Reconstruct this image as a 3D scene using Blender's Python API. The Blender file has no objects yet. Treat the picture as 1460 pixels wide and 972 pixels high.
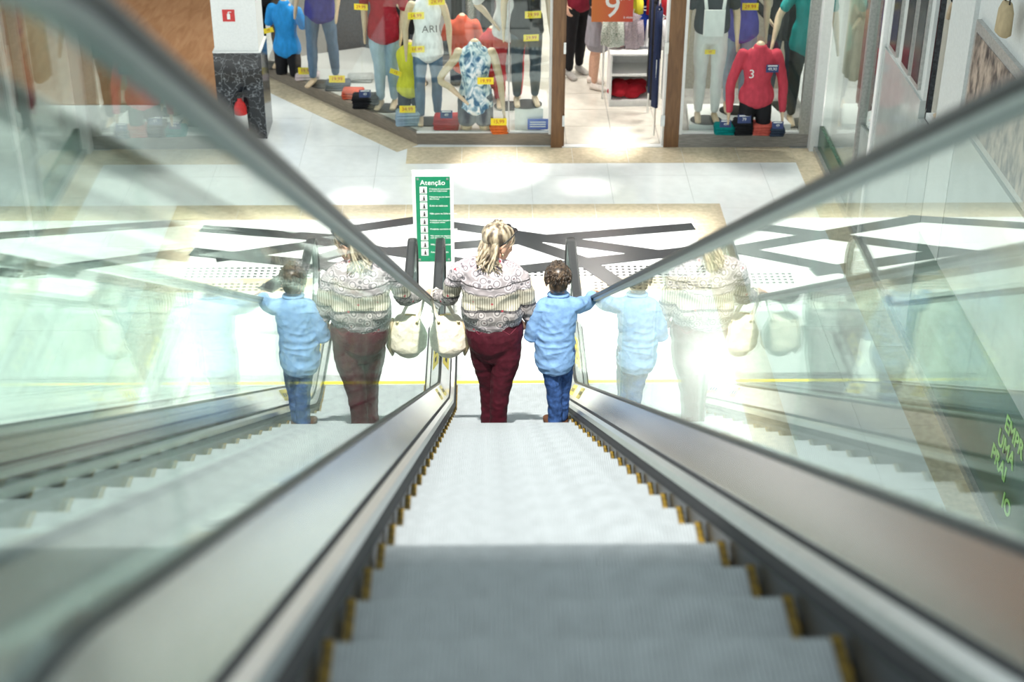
import bpy, bmesh, math, random
import numpy as np
from mathutils import Vector, Matrix

random.seed(7)
SC = bpy.context.scene
COL = SC.collection

# ------------------------------------------------------------------ camera
FPX, CAM_Z = 2250.0, 6.55
PITCH, YAW, ROLL = math.radians(29.7), math.radians(1.0), math.radians(0.2)
_fw = Vector((math.sin(YAW)*math.cos(PITCH), math.cos(YAW)*math.cos(PITCH), -math.sin(PITCH)))
_r0 = Vector((math.cos(YAW), -math.sin(YAW), 0)); _u0 = _r0.cross(_fw)
_R = _r0*math.cos(ROLL)+_u0*math.sin(ROLL); _U = -_r0*math.sin(ROLL)+_u0*math.cos(ROLL)
CAMP = Vector((0, 0, CAM_Z))
cd = bpy.data.cameras.new('camera'); cam = bpy.data.objects.new('camera', cd); COL.objects.link(cam)
m3 = Matrix((_R, _U, -_fw)).transposed()
cam.matrix_world = Matrix.Translation(CAMP) @ m3.to_4x4()
cd.sensor_width = 36.0; cd.lens = FPX/1460*36.0; cd.clip_end = 200
cd.dof.use_dof = True; cd.dof.focus_distance = 10.3; cd.dof.aperture_fstop = 2.6
SC.camera = cam

# ------------------------------------------------------------------ light
world = bpy.data.worlds.new('world'); SC.world = world; world.use_nodes = True
bg = world.node_tree.nodes['Background']
bg.inputs[0].default_value = (0.86, 0.97, 1.0, 1); bg.inputs[1].default_value = 0.85
SUN_KX, SUN_KY = 0.07, 0.55                             # sun slope: metres across / along per metre of drop
SUN_DIR = Vector((SUN_KX, SUN_KY, -1.0)).normalized()
sd = bpy.data.lights.new('sun', 'SUN'); sd.energy = 5.0; sd.angle = math.radians(1.6); sd.color = (1, 0.97, 0.9)
sun = bpy.data.objects.new('sun', sd); COL.objects.link(sun)
sun.rotation_euler = SUN_DIR.to_track_quat('-Z', 'Y').to_euler(); sun.location = (-6, -4, 14)
SC.view_settings.view_transform = 'Standard'; SC.view_settings.look = 'None'
SC.view_settings.gamma = 1.0; SC.view_settings.use_curve_mapping = False
SC.view_settings.exposure = 0.60

# measuring helpers: from a picture point to the place it shows on a known plane
def ray(px, py): return _fw + _R*((px-730)/FPX) - _U*((py-486)/FPX)
def fl(px, py, z=0.0):
    d = ray(px, py); return CAMP + d*((z-CAM_Z)/d.z)
def aty(px, py, y):
    d = ray(px, py); return CAMP + d*(y/d.y)
def atx(px, py, x):
    d = ray(px, py); return CAMP + d*(x/d.x)

# ------------------------------------------------------------------ materials
MATS = {}
def new_mat(name):
    m = bpy.data.materials.new(name); m.use_nodes = True
    nt = m.node_tree; b = nt.nodes['Principled BSDF']
    MATS[name] = m
    return m, nt, b
def N(nt, typ, **kw):
    n = nt.nodes.new(typ)
    for k, v in kw.items(): setattr(n, k, v)
    return n
def ramp(nt, stops, interp='LINEAR'):
    r = N(nt, 'ShaderNodeValToRGB'); e = r.color_ramp.elements; r.color_ramp.interpolation = interp
    while len(e) < len(stops): e.new(0.5)
    for i, (p, c) in enumerate(stops):
        e[i].position = p; e[i].color = tuple(c)+(1,) if len(c) == 3 else c
    return r
def coords(nt, scale=(1, 1, 1), kind='Object'):
    tc = N(nt, 'ShaderNodeTexCoord'); mp = N(nt, 'ShaderNodeMapping'); mp.inputs['Scale'].default_value = scale
    nt.links.new(tc.outputs[kind], mp.inputs[0]); return mp.outputs[0]
def mat(name, col, rough=0.5, metal=0.0, var=0.08, scale=(9, 9, 9), bump=0.0, bscale=60, spec=0.5, col2=None, coat=0.0):
    if name in MATS: return MATS[name]
    m, nt, b = new_mat(name)
    v = coords(nt, scale)
    nz = N(nt, 'ShaderNodeTexNoise'); nz.inputs['Detail'].default_value = 4; nt.links.new(v, nz.inputs['Vector'])
    c2 = col2 or tuple(max(0, c*(1-var*2)) for c in col)
    c1 = col if col2 else tuple(min(1, c*(1+var)) for c in col)
    r = ramp(nt, [(0.35, c2), (0.65, c1)]); nt.links.new(nz.outputs['Fac'], r.inputs[0])
    nt.links.new(r.outputs[0], b.inputs['Base Color'])
    b.inputs['Roughness'].default_value = rough; b.inputs['Metallic'].default_value = metal
    b.inputs['Specular IOR Level'].default_value = spec; b.inputs['Coat Weight'].default_value = coat
    if bump:
        n2 = N(nt, 'ShaderNodeTexNoise'); n2.inputs['Scale'].default_value = bscale; n2.inputs['Detail'].default_value = 3
        nt.links.new(coords(nt), n2.inputs['Vector'])
        bp = N(nt, 'ShaderNodeBump'); bp.inputs['Strength'].default_value = bump; bp.inputs['Distance'].default_value = 0.02
        nt.links.new(n2.outputs['Fac'], bp.inputs['Height']); nt.links.new(bp.outputs[0], b.inputs['Normal'])
    return m
def glass_mat(name, tint=(0.93, 0.975, 0.955), power=5.0, base=0.035):
    """thin clear sheet: transmission with a Schlick reflection, the same for every ray"""
    m, nt, b = new_mat(name); nt.nodes.remove(b)
    lw = N(nt, 'ShaderNodeLayerWeight'); lw.inputs['Blend'].default_value = 0.5
    pw = N(nt, 'ShaderNodeMath', operation='POWER'); pw.inputs[1].default_value = power
    ml = N(nt, 'ShaderNodeMath', operation='MULTIPLY_ADD'); ml.inputs[1].default_value = 1-base; ml.inputs[2].default_value = base
    tr = N(nt, 'ShaderNodeBsdfTransparent'); tr.inputs[0].default_value = tint+(1,)
    gl = N(nt, 'ShaderNodeBsdfGlossy'); gl.inputs['Roughness'].default_value = 0.0; gl.inputs['Color'].default_value = (0.95, 1, 0.97, 1)
    mx = N(nt, 'ShaderNodeMixShader'); out = nt.nodes['Material Output']
    L = nt.links.new
    L(lw.outputs['Facing'], pw.inputs[0]); L(pw.outputs[0], ml.inputs[0]); L(ml.outputs[0], mx.inputs[0])
    L(tr.outputs[0], mx.inputs[1]); L(gl.outputs[0], mx.inputs[2]); L(mx.outputs[0], out.inputs[0])
    return m
def emit_mat(name, col, s):
    m, nt, b = new_mat(name); b.inputs['Base Color'].default_value = col+(1,)
    b.inputs['Emission Color'].default_value = col+(1,); b.inputs['Emission Strength'].default_value = s
    return m
def marble_mat():
    m, nt, b = new_mat('black_marble')
    v = coords(nt)
    nz = N(nt, 'ShaderNodeTexNoise'); nz.inputs['Scale'].default_value = 3; nz.inputs['Detail'].default_value = 6
    nt.links.new(v, nz.inputs['Vector'])
    mix = N(nt, 'ShaderNodeMixRGB'); mix.inputs[0].default_value = 0.55
    nt.links.new(v, mix.inputs[1]); nt.links.new(nz.outputs['Color'], mix.inputs[2])
    vo = N(nt, 'ShaderNodeTexVoronoi', feature='DISTANCE_TO_EDGE'); vo.inputs['Scale'].default_value = 13
    nt.links.new(mix.outputs[0], vo.inputs['Vector'])
    r = ramp(nt, [(0.0, (0.32, 0.34, 0.36)), (0.02, (0.05, 0.055, 0.06)), (0.06, (0.012, 0.014, 0.018))])
    nt.links.new(vo.outputs['Distance'], r.inputs[0]); nt.links.new(r.outputs[0], b.inputs['Base Color'])
    b.inputs['Roughness'].default_value = 0.12
    return m
def wood_mat(name, c1, c2, rough=0.35, sc=(3, 0.4, 3)):
    m, nt, b = new_mat(name)
    v = coords(nt, sc)
    nz = N(nt, 'ShaderNodeTexNoise'); nz.inputs['Scale'].default_value = 6; nz.inputs['Detail'].default_value = 5; nz.inputs['Distortion'].default_value = 1.0
    nt.links.new(v, nz.inputs['Vector'])
    r = ramp(nt, [(0.3, c1), (0.7, c2)]); nt.links.new(nz.outputs['Fac'], r.inputs[0])
    nt.links.new(r.outputs[0], b.inputs['Base Color']); b.inputs['Roughness'].default_value = rough
    return m

M_glass = glass_mat('balustrade_glass'); M_pane = glass_mat('shop_glass', (0.95, 0.98, 0.97), 5.0, 0.04)
M_rubber = mat('handrail_rubber', (0.012, 0.013, 0.015), 0.38, var=0.1, spec=0.4)
M_alu = mat('aluminium', (0.72, 0.74, 0.74), 0.3, 1.0, var=0.05, scale=(2, 30, 2))
M_guide = mat('guide_profile', (0.30, 0.33, 0.33), 0.4, 0.8, var=0.05, scale=(2, 30, 2))
M_deck = mat('brushed_steel', (0.62, 0.62, 0.61), 0.22, 1.0, var=0.05, scale=(40, 1.5, 40))
M_skirt = mat('skirt_steel', (0.10, 0.10, 0.11), 0.35, 0.7, var=0.1, scale=(3, 3, 30))
M_brush = mat('skirt_brush', (0.012, 0.012, 0.016), 0.7, var=0.2, scale=(200, 200, 200))
M_step = mat('step_aluminium', (0.36, 0.39, 0.41), 0.5, 0.12, var=0.05, scale=(3, 3, 3))
M_yellow = mat('yellow_paint', (0.20, 0.125, 0.012), 0.6, var=0.3)
M_sticker = mat('yellow_sticker', (0.95, 0.74, 0.04), 0.4, var=0.03)
M_ink = mat('dark_print', (0.03, 0.03, 0.03), 0.5)
M_plate = mat('landing_plate', (0.68, 0.71, 0.72), 0.4, 0.3, var=0.12, scale=(40, 40, 4))
M_clad = mat('cladding_paint', (0.62, 0.64, 0.62), 0.45)
M_tile = mat('white_floor_tile', (0.85, 0.87, 0.865), 0.16, var=0.02, scale=(1.6, 1.6, 1.6))
M_grout = mat('grout', (0.62, 0.63, 0.61), 0.8)
M_beige = mat('beige_floor_tile', (0.66, 0.56, 0.40), 0.22, var=0.07, scale=(4, 4, 4))
M_black = mat('black_granite', (0.022, 0.025, 0.03), 0.25, var=0.35, scale=(30, 30, 30))
M_white = mat('white_paint', (0.80, 0.80, 0.78), 0.5, var=0.02)
M_wall = mat('wall_paint', (0.66, 0.64, 0.58), 0.6, var=0.03)
M_taupe = mat('taupe_plinth', (0.24, 0.20, 0.16), 0.4, var=0.12, scale=(2, 2, 30))
M_frame = mat('grey_aluminium_frame', (0.46, 0.46, 0.44), 0.35, 0.6)
M_marble = marble_mat()
M_wood = wood_mat('door_wood', (0.14, 0.065, 0.028), (0.24, 0.12, 0.05), 0.4, (6, 6, 0.6))
M_planks = wood_mat('brown_floor', (0.30, 0.15, 0.07), (0.42, 0.23, 0.12), 0.25, (1.5, 0.3, 1))
M_skin = mat('skin', (0.62, 0.36, 0.25), 0.5, var=0.05)
M_mann = mat('mannequin_plastic', (0.66, 0.50, 0.33), 0.35, var=0.04)
CL = {}
def cloth(name, col, var=0.07, sc=(5, 5, 2), rough=0.8, bump=0.2, bs=14, col2=None):
    if name not in CL: CL[name] = mat('cloth_'+name, col, rough, 0, var, sc, bump, bs, 0.2, col2)
    return CL[name]

# ------------------------------------------------------------------ object helpers
TMP = bpy.data.scenes.new('tmp_eval')
def mk(name, me, m=None, parent=None, loc=None, rotz=0.0):
    o = bpy.data.objects.new(name, me); COL.objects.link(o)
    if m is not None:
        if len(me.materials) == 0: me.materials.append(m)
    if parent is not None: o.parent = parent
    if loc is not None: o.location = loc
    if rotz: o.rotation_euler = (0, 0, rotz)
    return o
def tag(o, label=None, cat=None, group=None, kind=None):
    if label: o['label'] = label
    if cat: o['category'] = cat
    if group: o['group'] = group
    if kind: o['kind'] = kind
    return o
def empty(name, label=None, cat=None, loc=(0, 0, 0), rotz=0.0, group=None, kind=None):
    o = bpy.data.objects.new(name, None); COL.objects.link(o); o.location = loc; o.rotation_euler = (0, 0, rotz)
    o.empty_display_size = 0.1
    return tag(o, label, cat, group, kind)
def pmesh(verts, faces, smooth=False):
    me = bpy.data.meshes.new('m'); me.from_pydata([tuple(v) for v in verts], [], faces); me.update()
    if smooth: me.polygons.foreach_set('use_smooth', [True]*len(me.polygons))
    return me
class MB:
    def __init__(s): s.v = []; s.f = []
    def box(s, x0, x1, y0, y1, z0, z1, rot=None, c=None):
        b = len(s.v)
        for z in (z0, z1):
            for x, y in ((x0, y0), (x1, y0), (x1, y1), (x0, y1)):
                p = Vector((x, y, z))
                if rot is not None: p = rot @ p
                if c is not None: p = p + Vector(c)
                s.v.append(p)
        s.f += [tuple(b+i for i in q) for q in ((3, 2, 1, 0), (4, 5, 6, 7), (0, 1, 5, 4), (1, 2, 6, 5), (2, 3, 7, 6), (3, 0, 4, 7))]
        return s
    def prism(s, poly, z0, z1):
        b = len(s.v); n = len(poly)
        s.v += [Vector((p[0], p[1], z0)) for p in poly] + [Vector((p[0], p[1], z1)) for p in poly]
        s.f.append(tuple(b+i for i in reversed(range(n)))); s.f.append(tuple(b+n+i for i in range(n)))
        for i in range(n):
            j = (i+1) % n; s.f.append((b+i, b+j, b+n+j, b+n+i))
        return s
    def tube(s, pts, seg=8, ref=None, cap=True):
        """pts: (x, y, z, a, b): elliptical rings along a path"""
        b = len(s.v); n = len(pts)
        P = [Vector(p[:3]) for p in pts]
        for i in range(n):
            t = (P[min(i+1, n-1)]-P[max(i-1, 0)])
            if t.length < 1e-9: t = Vector((0, 0, 1))
            t.normalize()
            r = Vector(ref) if ref is not None else (Vector((1, 0, 0)) if abs(t.x) < 0.8 else Vector((0, 1, 0)))
            l = r - t*r.dot(t); l.normalize(); w = t.cross(l)
            for k in range(seg):
                a = 2*math.pi*k/seg
                s.v.append(P[i] + l*(pts[i][3]*math.cos(a)) + w*(pts[i][4]*math.sin(a)))
        for i in range(n-1):
            for k in range(seg):
                k2 = (k+1) % seg
                s.f.append((b+i*seg+k, b+i*seg+k2, b+(i+1)*seg+k2, b+(i+1)*seg+k))
        if cap:
            s.f.append(tuple(b+k for k in reversed(range(seg)))); s.f.append(tuple(b+(n-1)*seg+k for k in range(seg)))
        return s
    def rod(s, p, q, r, seg=8): return s.tube([tuple(p)+(r, r), tuple(q)+(r, r)], seg)
    def wire(s, pts, r, seg=6): return s.tube([tuple(p)+(r, r) for p in pts], seg)
    def ell(s, c, r, rot=None, seg=16, rings=10):
        b = len(s.v); c = Vector(c)
        for i in range(rings+1):
            th = math.pi*i/rings
            for k in range(seg):
                a = 2*math.pi*k/seg
                sx = max(math.sin(th), 0.02)
                p = Vector((r[0]*sx*math.cos(a), r[1]*sx*math.sin(a), -r[2]*math.cos(th)))
                if rot is not None: p = rot @ p
                s.v.append(c+p)
        for i in range(rings):
            for k in range(seg):
                k2 = (k+1) % seg
                s.f.append((b+i*seg+k, b+i*seg+k2, b+(i+1)*seg+k2, b+(i+1)*seg+k))
        s.f.append(tuple(b+k for k in reversed(range(seg)))); s.f.append(tuple(b+rings*seg+k for k in range(seg)))
        return s
    def chain(s, pts, seg=16, ref=None, sub=4):
        """smooth limb through control rings with rounded ends"""
        A = np.array([tuple(p) if len(p) == 5 else tuple(p)+(p[3],) for p in pts], float)
        out = []
        n = len(A)
        for i in range(n-1):
            p0, p1, p2, p3 = A[max(i-1, 0)], A[i], A[i+1], A[min(i+2, n-1)]
            for k in range(sub):
                t = k/sub
                out.append(0.5*((2*p1)+(-p0+p2)*t+(2*p0-5*p1+4*p2-p3)*t*t+(-p0+3*p1-3*p2+p3)*t**3))
        out.append(A[-1])
        def capend(e, nxt):
            d = e[:3]-nxt[:3]; L = np.linalg.norm(d); d = d/max(L, 1e-6); r = min(e[3], e[4])
            res = []
            for t in (0.5, 0.85, 0.99):
                q = e.copy(); q[:3] = e[:3]+d*r*t*0.8; q[3:] = e[3:]*math.sqrt(max(1-t*t, 0.01)); res.append(q)
            return res
        out = capend(out[0], out[1])[::-1] + out + capend(out[-1], out[-2])
        return s.tube([tuple(q) for q in out], seg, ref)
    def mesh(s, smooth=False): return pmesh(s.v, s.f, smooth)
    def build(s, name, m, parent=None, smooth=False, loc=None, rotz=0.0): return mk(name, s.mesh(smooth), m, parent, loc, rotz)
    def remesh(s, voxel=0.012, smooth=4, disp=0.0, dscale=8.0, seed=0, folds=0.0):
        me = s.mesh(); o = bpy.data.objects.new('t', me); TMP.collection.objects.link(o)
        r = o.modifiers.new('r', 'REMESH'); r.mode = 'VOXEL'; r.voxel_size = voxel; r.use_smooth_shade = True
        if smooth:
            q = o.modifiers.new('s', 'SMOOTH'); q.factor = 0.5; q.iterations = smooth
        TMP.view_layers[0].update(); dg = TMP.view_layers[0].depsgraph
        out = bpy.data.meshes.new_from_object(o.evaluated_get(dg))
        bpy.data.objects.remove(o); bpy.data.meshes.remove(me)
        if disp:
            from mathutils import noise
            nrm = [v.normal.copy() for v in out.vertices]
            for v, n in zip(out.vertices, nrm):
                p = v.co*dscale + Vector((seed*7.1, seed*3.3, 0))
                w = noise.noise(Vector((p.x, p.y, p.z*1.6)))*0.6 + noise.noise(p*2.3)*0.4
                v.co += n*(w*disp)
            out.update()
        if folds:                                        # drapery: long creases running across and down
            from mathutils import noise
            nrm = [v.normal.copy() for v in out.vertices]
            for v, n in zip(out.vertices, nrm):
                c = v.co
                a = noise.noise(Vector((c.x*7+c.z*9+seed, c.y*5, c.z*17-c.x*6))); b_ = noise.noise(Vector((c.x*9-c.z*6, c.y*7+seed, c.z*13+c.x*11)))
                w = (1-abs(a)*2.2)*.6+(1-abs(b_)*2.2)*.4
                v.co += n*(w*folds)
            out.update()
        out.polygons.foreach_set('use_smooth', [True]*len(out.polygons))
        return out
def text_mesh(body, size, depth=0.0015, align='CENTER', bold=0.0):
    c = bpy.data.curves.new('t', 'FONT'); c.body = body; c.size = size; c.extrude = depth; c.align_x = align; c.align_y = 'CENTER'; c.resolution_u = 3; c.offset = bold
    o = bpy.data.objects.new('t', c); TMP.collection.objects.link(o)
    TMP.view_layers[0].update(); me = bpy.data.meshes.new_from_object(o.evaluated_get(TMP.view_layers[0].depsgraph))
    bpy.data.objects.remove(o); bpy.data.curves.remove(c); return me
STAND = Matrix.Rotation(math.pi/2, 4, 'X')      # lies-flat text -> upright, read from -y
def put_text(name, body, size, m, parent, loc, mw=None, depth=0.001, align='CENTER', bold=0.0):
    o = mk(name, text_mesh(body, size, depth, align, bold), m, parent)
    o.matrix_local = Matrix.Translation(loc) @ (mw if mw is not None else STAND)
    return o

# ------------------------------------------------------------------ hall: floors
PX0, PX1, PY0, PY1 = -1.80, 0.80, 8.3, 11.62          # escalator pit
g = MB()
g.box(-12, PX0, 3, 24, -0.30, -0.006).box(PX1, 9, 3, 24, -0.30, -0.006)
g.box(PX0, PX1, 3, PY0, -0.30, -0.006).box(PX0, PX1, PY1, 24, -0.30, -0.006).box(PX0, PX1, PY0, PY1, -1.6, -1.5)
floor = tag(g.build('floor', M_grout), 'pale tiled mall floor with beige borders and black crossing bands', kind='structure')
T = 0.8
tm = MB().box(0.0015, T-0.0015, 0.0015, T-0.0015, -0.006, 0.0).mesh()
for i in range(-9, 5):
    for j in range(0, 12):
        x, y = i*T-0.35, 7.7+j*T
        if x+T > PX0-0.0 and x < PX1 and y+T > PY0 and y < PY1: continue
        if x+T > 3.55 or (y > 16.6 and x < -3.2): continue
        mk('tile', tm, M_tile, floor, (x, y, 0))
for j in range(0, 10): MB().box(2.8515, 3.23, 7.7015+j*T, 7.6985+(j+1)*T, -0.006, 0.0).build('tile', M_tile, floor)
# edge strips beside the pit (cut tiles)
for x0, x1, y0, y1 in ((PX0-0.75, PX0, PY0-0.6, PY1), (PX1, PX1+0.45, PY0-0.6, PY1), (PX0, PX1, PY1, 12.5)):
    n = max(1, int((y1-y0)/0.8)); 
    for k in range(n):
        a = y0+(y1-y0)*k/n; b = y0+(y1-y0)*(k+1)/n
        MB().box(x0+.003, x1-.003, a+.003, b-.003, -0.006, 0.0005).build('tile', M_tile, floor)
def strip(x0, x1, y0, y1, L=0.62, along='x'):
    n = max(1, round(((x1-x0) if along == 'x' else (y1-y0))/L))
    for k in range(n):
        if along == 'x': MB().box(x0+(x1-x0)*k/n+.002, x0+(x1-x0)*(k+1)/n-.002, y0, y1, 0, 0.003).build('border_tile', M_beige, floor)
        else: MB().box(x0, x1, y0+(y1-y0)*k/n+.002, y0+(y1-y0)*(k+1)/n-.002, 0, 0.003).build('border_tile', M_beige, floor)
strip(-0.85, 3.23, 15.22, 15.66)
strip(3.23, 3.46, 6.5, 15.60, along='y')
strip(-7.0, 2.30, 13.87, 14.20)
strip(1.99, 2.30, 7.8, 13.87, along='y')
strip(-0.2, 1.99, 12.38, 12.64)
# beige border along the slanted window
DA, DB = Vector((-0.75, 15.74, 0)), Vector((-2.70, 17.95, 0))
dd = (DB-DA).normalized(); dn = Vector((-dd.y, dd.x, 0)); dn = dn if dn.y < 0 else -dn
for k in range(5):
    a = DA+dd*(0.58*k-0.02); b = DA+dd*(0.58*(k+1)-0.026)
    MB().prism([a, b, b+dn*0.29, a+dn*0.29], 0, 0.0035).build('border_tile', M_beige, floor)
# black granite bands of the floor figure
def band(p, q, w=0.15, zt=0.006):
    a, b = Vector((p[0], p[1], 0)), Vector((q[0], q[1], 0)); d = (b-a).normalized(); n = Vector((-d.y, d.x, 0))*w/2
    MB().prism([a-n, b-n, b+n, a+n], 0.0, zt).build('inlay_band', M_black, floor)
bz = 0.004
for p, q, w in [((-0.70, 13.84), (1.75, 13.04), .16), ((1.98, 13.68), (-0.95, 13.17), .15), ((0.27, 13.42), (0.92, 12.92), .16), ((0.88, 12.96), (1.22, 12.40), .17),
                ((1.99, 13.18), (0.24, 12.77), .16), ((-4.7, 13.52), (-2.74, 13.84), .14), ((-2.80, 13.82), (-0.95, 13.17), .15), ((-0.70, 13.84), (-3.0, 13.10), .15),
                ((-4.2, 12.75), (-2.9, 13.14), .15), ((-3.0, 13.12), (-1.6, 12.70), .15), ((-0.95, 13.18), (-2.2, 12.60), .15), ((-6.5, 13.1), (-4.2, 12.75), .15),
                ((-4.7, 13.52), (-6.9, 13.84), .14), ((-0.95, 13.18), (0.24, 12.77), .15)]:
    bz += 0.0006; band(p, q, w, bz)
ms = MB()
for (x0, x1, y0, y1) in ((0.25, 1.0, 12.66, 12.86), (0.95, 1.98, 12.40, 12.52), (1.05, 1.98, 12.66, 12.84), (-1.4, 0.1, 12.5, 12.68)):
    x = x0
    while x < x1:
        y = y0
        while y < y1: ms.box(x, x+.028, y, y+.028, 0, 0.0032); y += .056
        x += .056
tag(ms.build('mosaic_dots', M_black, floor), kind='stuff')
MB().box(1.02, 1.14, 11.62, 11.66, 0, 0.004).build('floor_slot', M_frame, floor)
# brown timber floor of the neighbouring shop
tag(MB().box(-12, -2.9, 16.92, 24, -0.004, 0.012).build('floor', M_planks), 'brown polished timber floor beyond the marble column', kind='structure')
tag(MB().box(-12, -2.9, 21.6, 21.75, 0.012, 3.2).build('wall_back', wood_mat('brown_wall', (0.30, 0.17, 0.09), (0.38, 0.22, 0.12), 0.5)), 'brown back wall of the neighbouring shop', kind='structure')
# upper landing and hall roof with its skylight
ZT = 5.515
tag(MB().box(-7, 5, -5, -0.35, ZT-0.3, ZT).build('floor', M_tile), 'pale upper landing floor at the head of the escalators', kind='structure')
def roof(zz, th, outer, holes):
    bm = bmesh.new(); edges = []
    for loop in [outer]+holes:
        vs = [bm.verts.new((x, y, zz)) for x, y in loop]
        edges += [bm.edges.new((vs[i], vs[(i+1) % len(vs)])) for i in range(len(vs))]
    bmesh.ops.triangle_fill(bm, use_beauty=True, use_dissolve=False, edges=edges)
    r = bmesh.ops.extrude_face_region(bm, geom=bm.faces[:])
    bmesh.ops.translate(bm, verts=[v for v in r['geom'] if isinstance(v, bmesh.types.BMVert)], vec=(0, 0, th))
    bmesh.ops.recalc_face_normals(bm, faces=bm.faces)
    me = bpy.data.meshes.new('m'); bm.to_mesh(me); bm.free(); return me
RZ = 12.0
kx, ky = SUN_KX, SUN_KY
def shine(x, y): return (x-kx*RZ, y-ky*RZ)
def rect(x0, x1, y0, y1): a = shine(x0, y0); b = shine(x1, y1); return [(a[0], a[1]), (b[0], a[1]), (b[0], b[1]), (a[0], b[1])]
def disc(x, y, rx, ry, n=14): c = shine(x, y); return [(c[0]+rx*math.cos(2*math.pi*k/n), c[1]+ry*math.sin(2*math.pi*k/n)) for k in range(n)]
holes = [rect(-6.2, 2.15, 5.35, 13.95),
         disc(0.10, 15.1, .42, .52), disc(1.00, 14.6, .26, .14), disc(1.35, 15.75, .24, .5), disc(-1.3, 14.35, .2, .16)]  # small round openings added only to throw sun patches on the floor
tag(mk('ceiling', roof(RZ, 0.1, [(-16, -8), (9, -8), (9, 24), (-16, 24)], holes), M_white), 'white hall roof with a large skylight opening and small added sun patch holes', kind='structure')

# ------------------------------------------------------------------ escalators
INC = math.radians(30); TAN = math.tan(INC)
VOFF = 0.5277                                           # camera above the nosing line
def fillet(pts, radii, step=0.06):
    """polyline in (y, z) with rounded corners -> list of (y, z, angle)"""
    out = []
    P = [np.array(p, float) for p in pts]
    cur = P[0]
    for i in range(1, len(P)-1):
        a = P[i]-P[i-1]; b = P[i+1]-P[i]; a = a/np.linalg.norm(a); b = b/np.linalg.norm(b)
        th = math.acos(max(-1, min(1, a@b))); r = radii[i-1]; tl = r*math.tan(th/2)
        s = P[i]-a*tl; e = P[i]+b*tl
        a0 = math.atan2(a[1], a[0]); a1 = math.atan2(b[1], b[0])
        out += [(cur[0], cur[1], a0), (s[0], s[1], a0)]
        nrm = np.array([-a[1], a[0]])*(1 if a1 > a0 else -1); c = s+nrm*r
        k = max(2, int(abs(th)*r/step)+3)
        for q in range(1, k):
            an = a0+(a1-a0)*q/k; d = np.array([-math.sin(an), math.cos(an)])*(1 if a1 > a0 else -1)
            p = c-d*r; out.append((p[0], p[1], an))
        out.append((e[0], e[1], a1)); cur = e
    a = P[-1]-cur; out.append((P[-1][0], P[-1][1], math.atan2(a[1], a[0])))
    return out
ZB = 0.02
lineg = lambda z: (CAM_Z-VOFF-z)/TAN
G1, G2 = lineg(ZT), lineg(ZB)
COMB = 10.74
NOSE = fillet([(-1.4, ZT), (G1, ZT), (G2, ZB), (11.62, ZB)], [0.82, 1.0])
def sweep(profile, path, y0=None, y1=None, off=0.0):
    P = list(path)
    if y0 is not None:
        ys = np.array([p[0] for p in P])
        def at(y): return tuple(np.interp(y, ys, [p[k] for p in P]) for k in range(3))
        P = [at(y0)]+[p for p in P if y0+1e-4 < p[0] < y1-1e-4]+[at(y1)]
        n = max(2, int((y1-y0)/0.25))
    v = []; f = []; k = len(profile)
    for (y, z, a) in P:
        nx, nz = -math.sin(a), math.cos(a)
        for (x, n_) in profile: v.append((x, y+nx*n_, z+nz*n_))
    for i in range(len(P)-1):
        for j in range(k):
            j2 = (j+1) % k; f.append((i*k+j, i*k+j2, (i+1)*k+j2, (i+1)*k+j))
    f.append(tuple(range(k))); f.append(tuple((len(P)-1)*k+j for j in reversed(range(k))))
    me = pmesh(v, f)
    bm = bmesh.new(); bm.from_mesh(me); bmesh.ops.recalc_face_normals(bm, faces=bm.faces); bm.to_mesh(me); bm.free()
    return me
# handrail centre line
RN = 0.779
def rail_line(y): return CAM_Z+0.3718-TAN*y
RT, RB = ZT+RN, 0.93
rg = lambda z: (CAM_Z+0.3718-z)/TAN
RAIL0 = fillet([(-1.4, RT), (rg(RT), RT), (rg(RB), RB), (11.45, RB)], [1.55, 0.55])
NC, NR = (11.45, 0.63), 0.30
RAIL = RAIL0[:-1]+[(NC[0]+NR*math.sin(t), NC[1]+NR*math.cos(t), -t) for t in np.linspace(0, math.pi, 19)]+[(11.05, NC[1]-NR, -math.pi)]
ry_ = [p[0] for p in RAIL0]; rz_ = [p[1] for p in RAIL0]
DECK_N = 0.205
def offs(path, n): return [(y-math.sin(a)*n, z+math.cos(a)*n) for y, z, a in path]
DK = offs(NOSE, DECK_N+0.008)
dy_ = [p[0] for p in DK]; dz_ = [p[1] for p in DK]
def top_z(y):
    if y <= NC[0]: return float(np.interp(y, ry_, rz_))-0.0245
    r = NR-0.0245; return NC[1]+math.sqrt(max(r*r-(y-NC[0])**2, 0))
def bot_z(y):
    b = float(np.interp(y, dy_, dz_))
    if y > NC[0]:
        r = NR-0.0245; b = max(b, NC[1]-math.sqrt(max(r*r-(y-NC[0])**2, 0)))
    return b
def panel_mesh(x, y0, y1, t=0.005):
    brk = [p[0] for p in RAIL0]+[p[0] for p in DK]
    if y1 > NC[0]: brk += [NC[0]+(NR-.0255)*math.sin(a) for a in np.linspace(0, math.pi/2, 9)]
    ys = sorted(set([y0, y1]+[round(b, 4) for b in brk if y0 < b < y1]))
    v = []; f = []
    for y in ys:
        for xx in (x-t, x+t): v += [(xx, y, bot_z(y)), (xx, y, top_z(y))]
    for i in range(len(ys)-1):
        a, b = 4*i, 4*i+4
        f += [(a, a+1, b+1, b), (a+2, b+2, b+3, a+3), (a+1, a+3, b+3, b+1), (a, b, b+2, a+2)]
    f += [(0, 2, 3, 1), (4*len(ys)-4, 4*len(ys)-3, 4*len(ys)-1, 4*len(ys)-2)]
    return pmesh(v, f)
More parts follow.
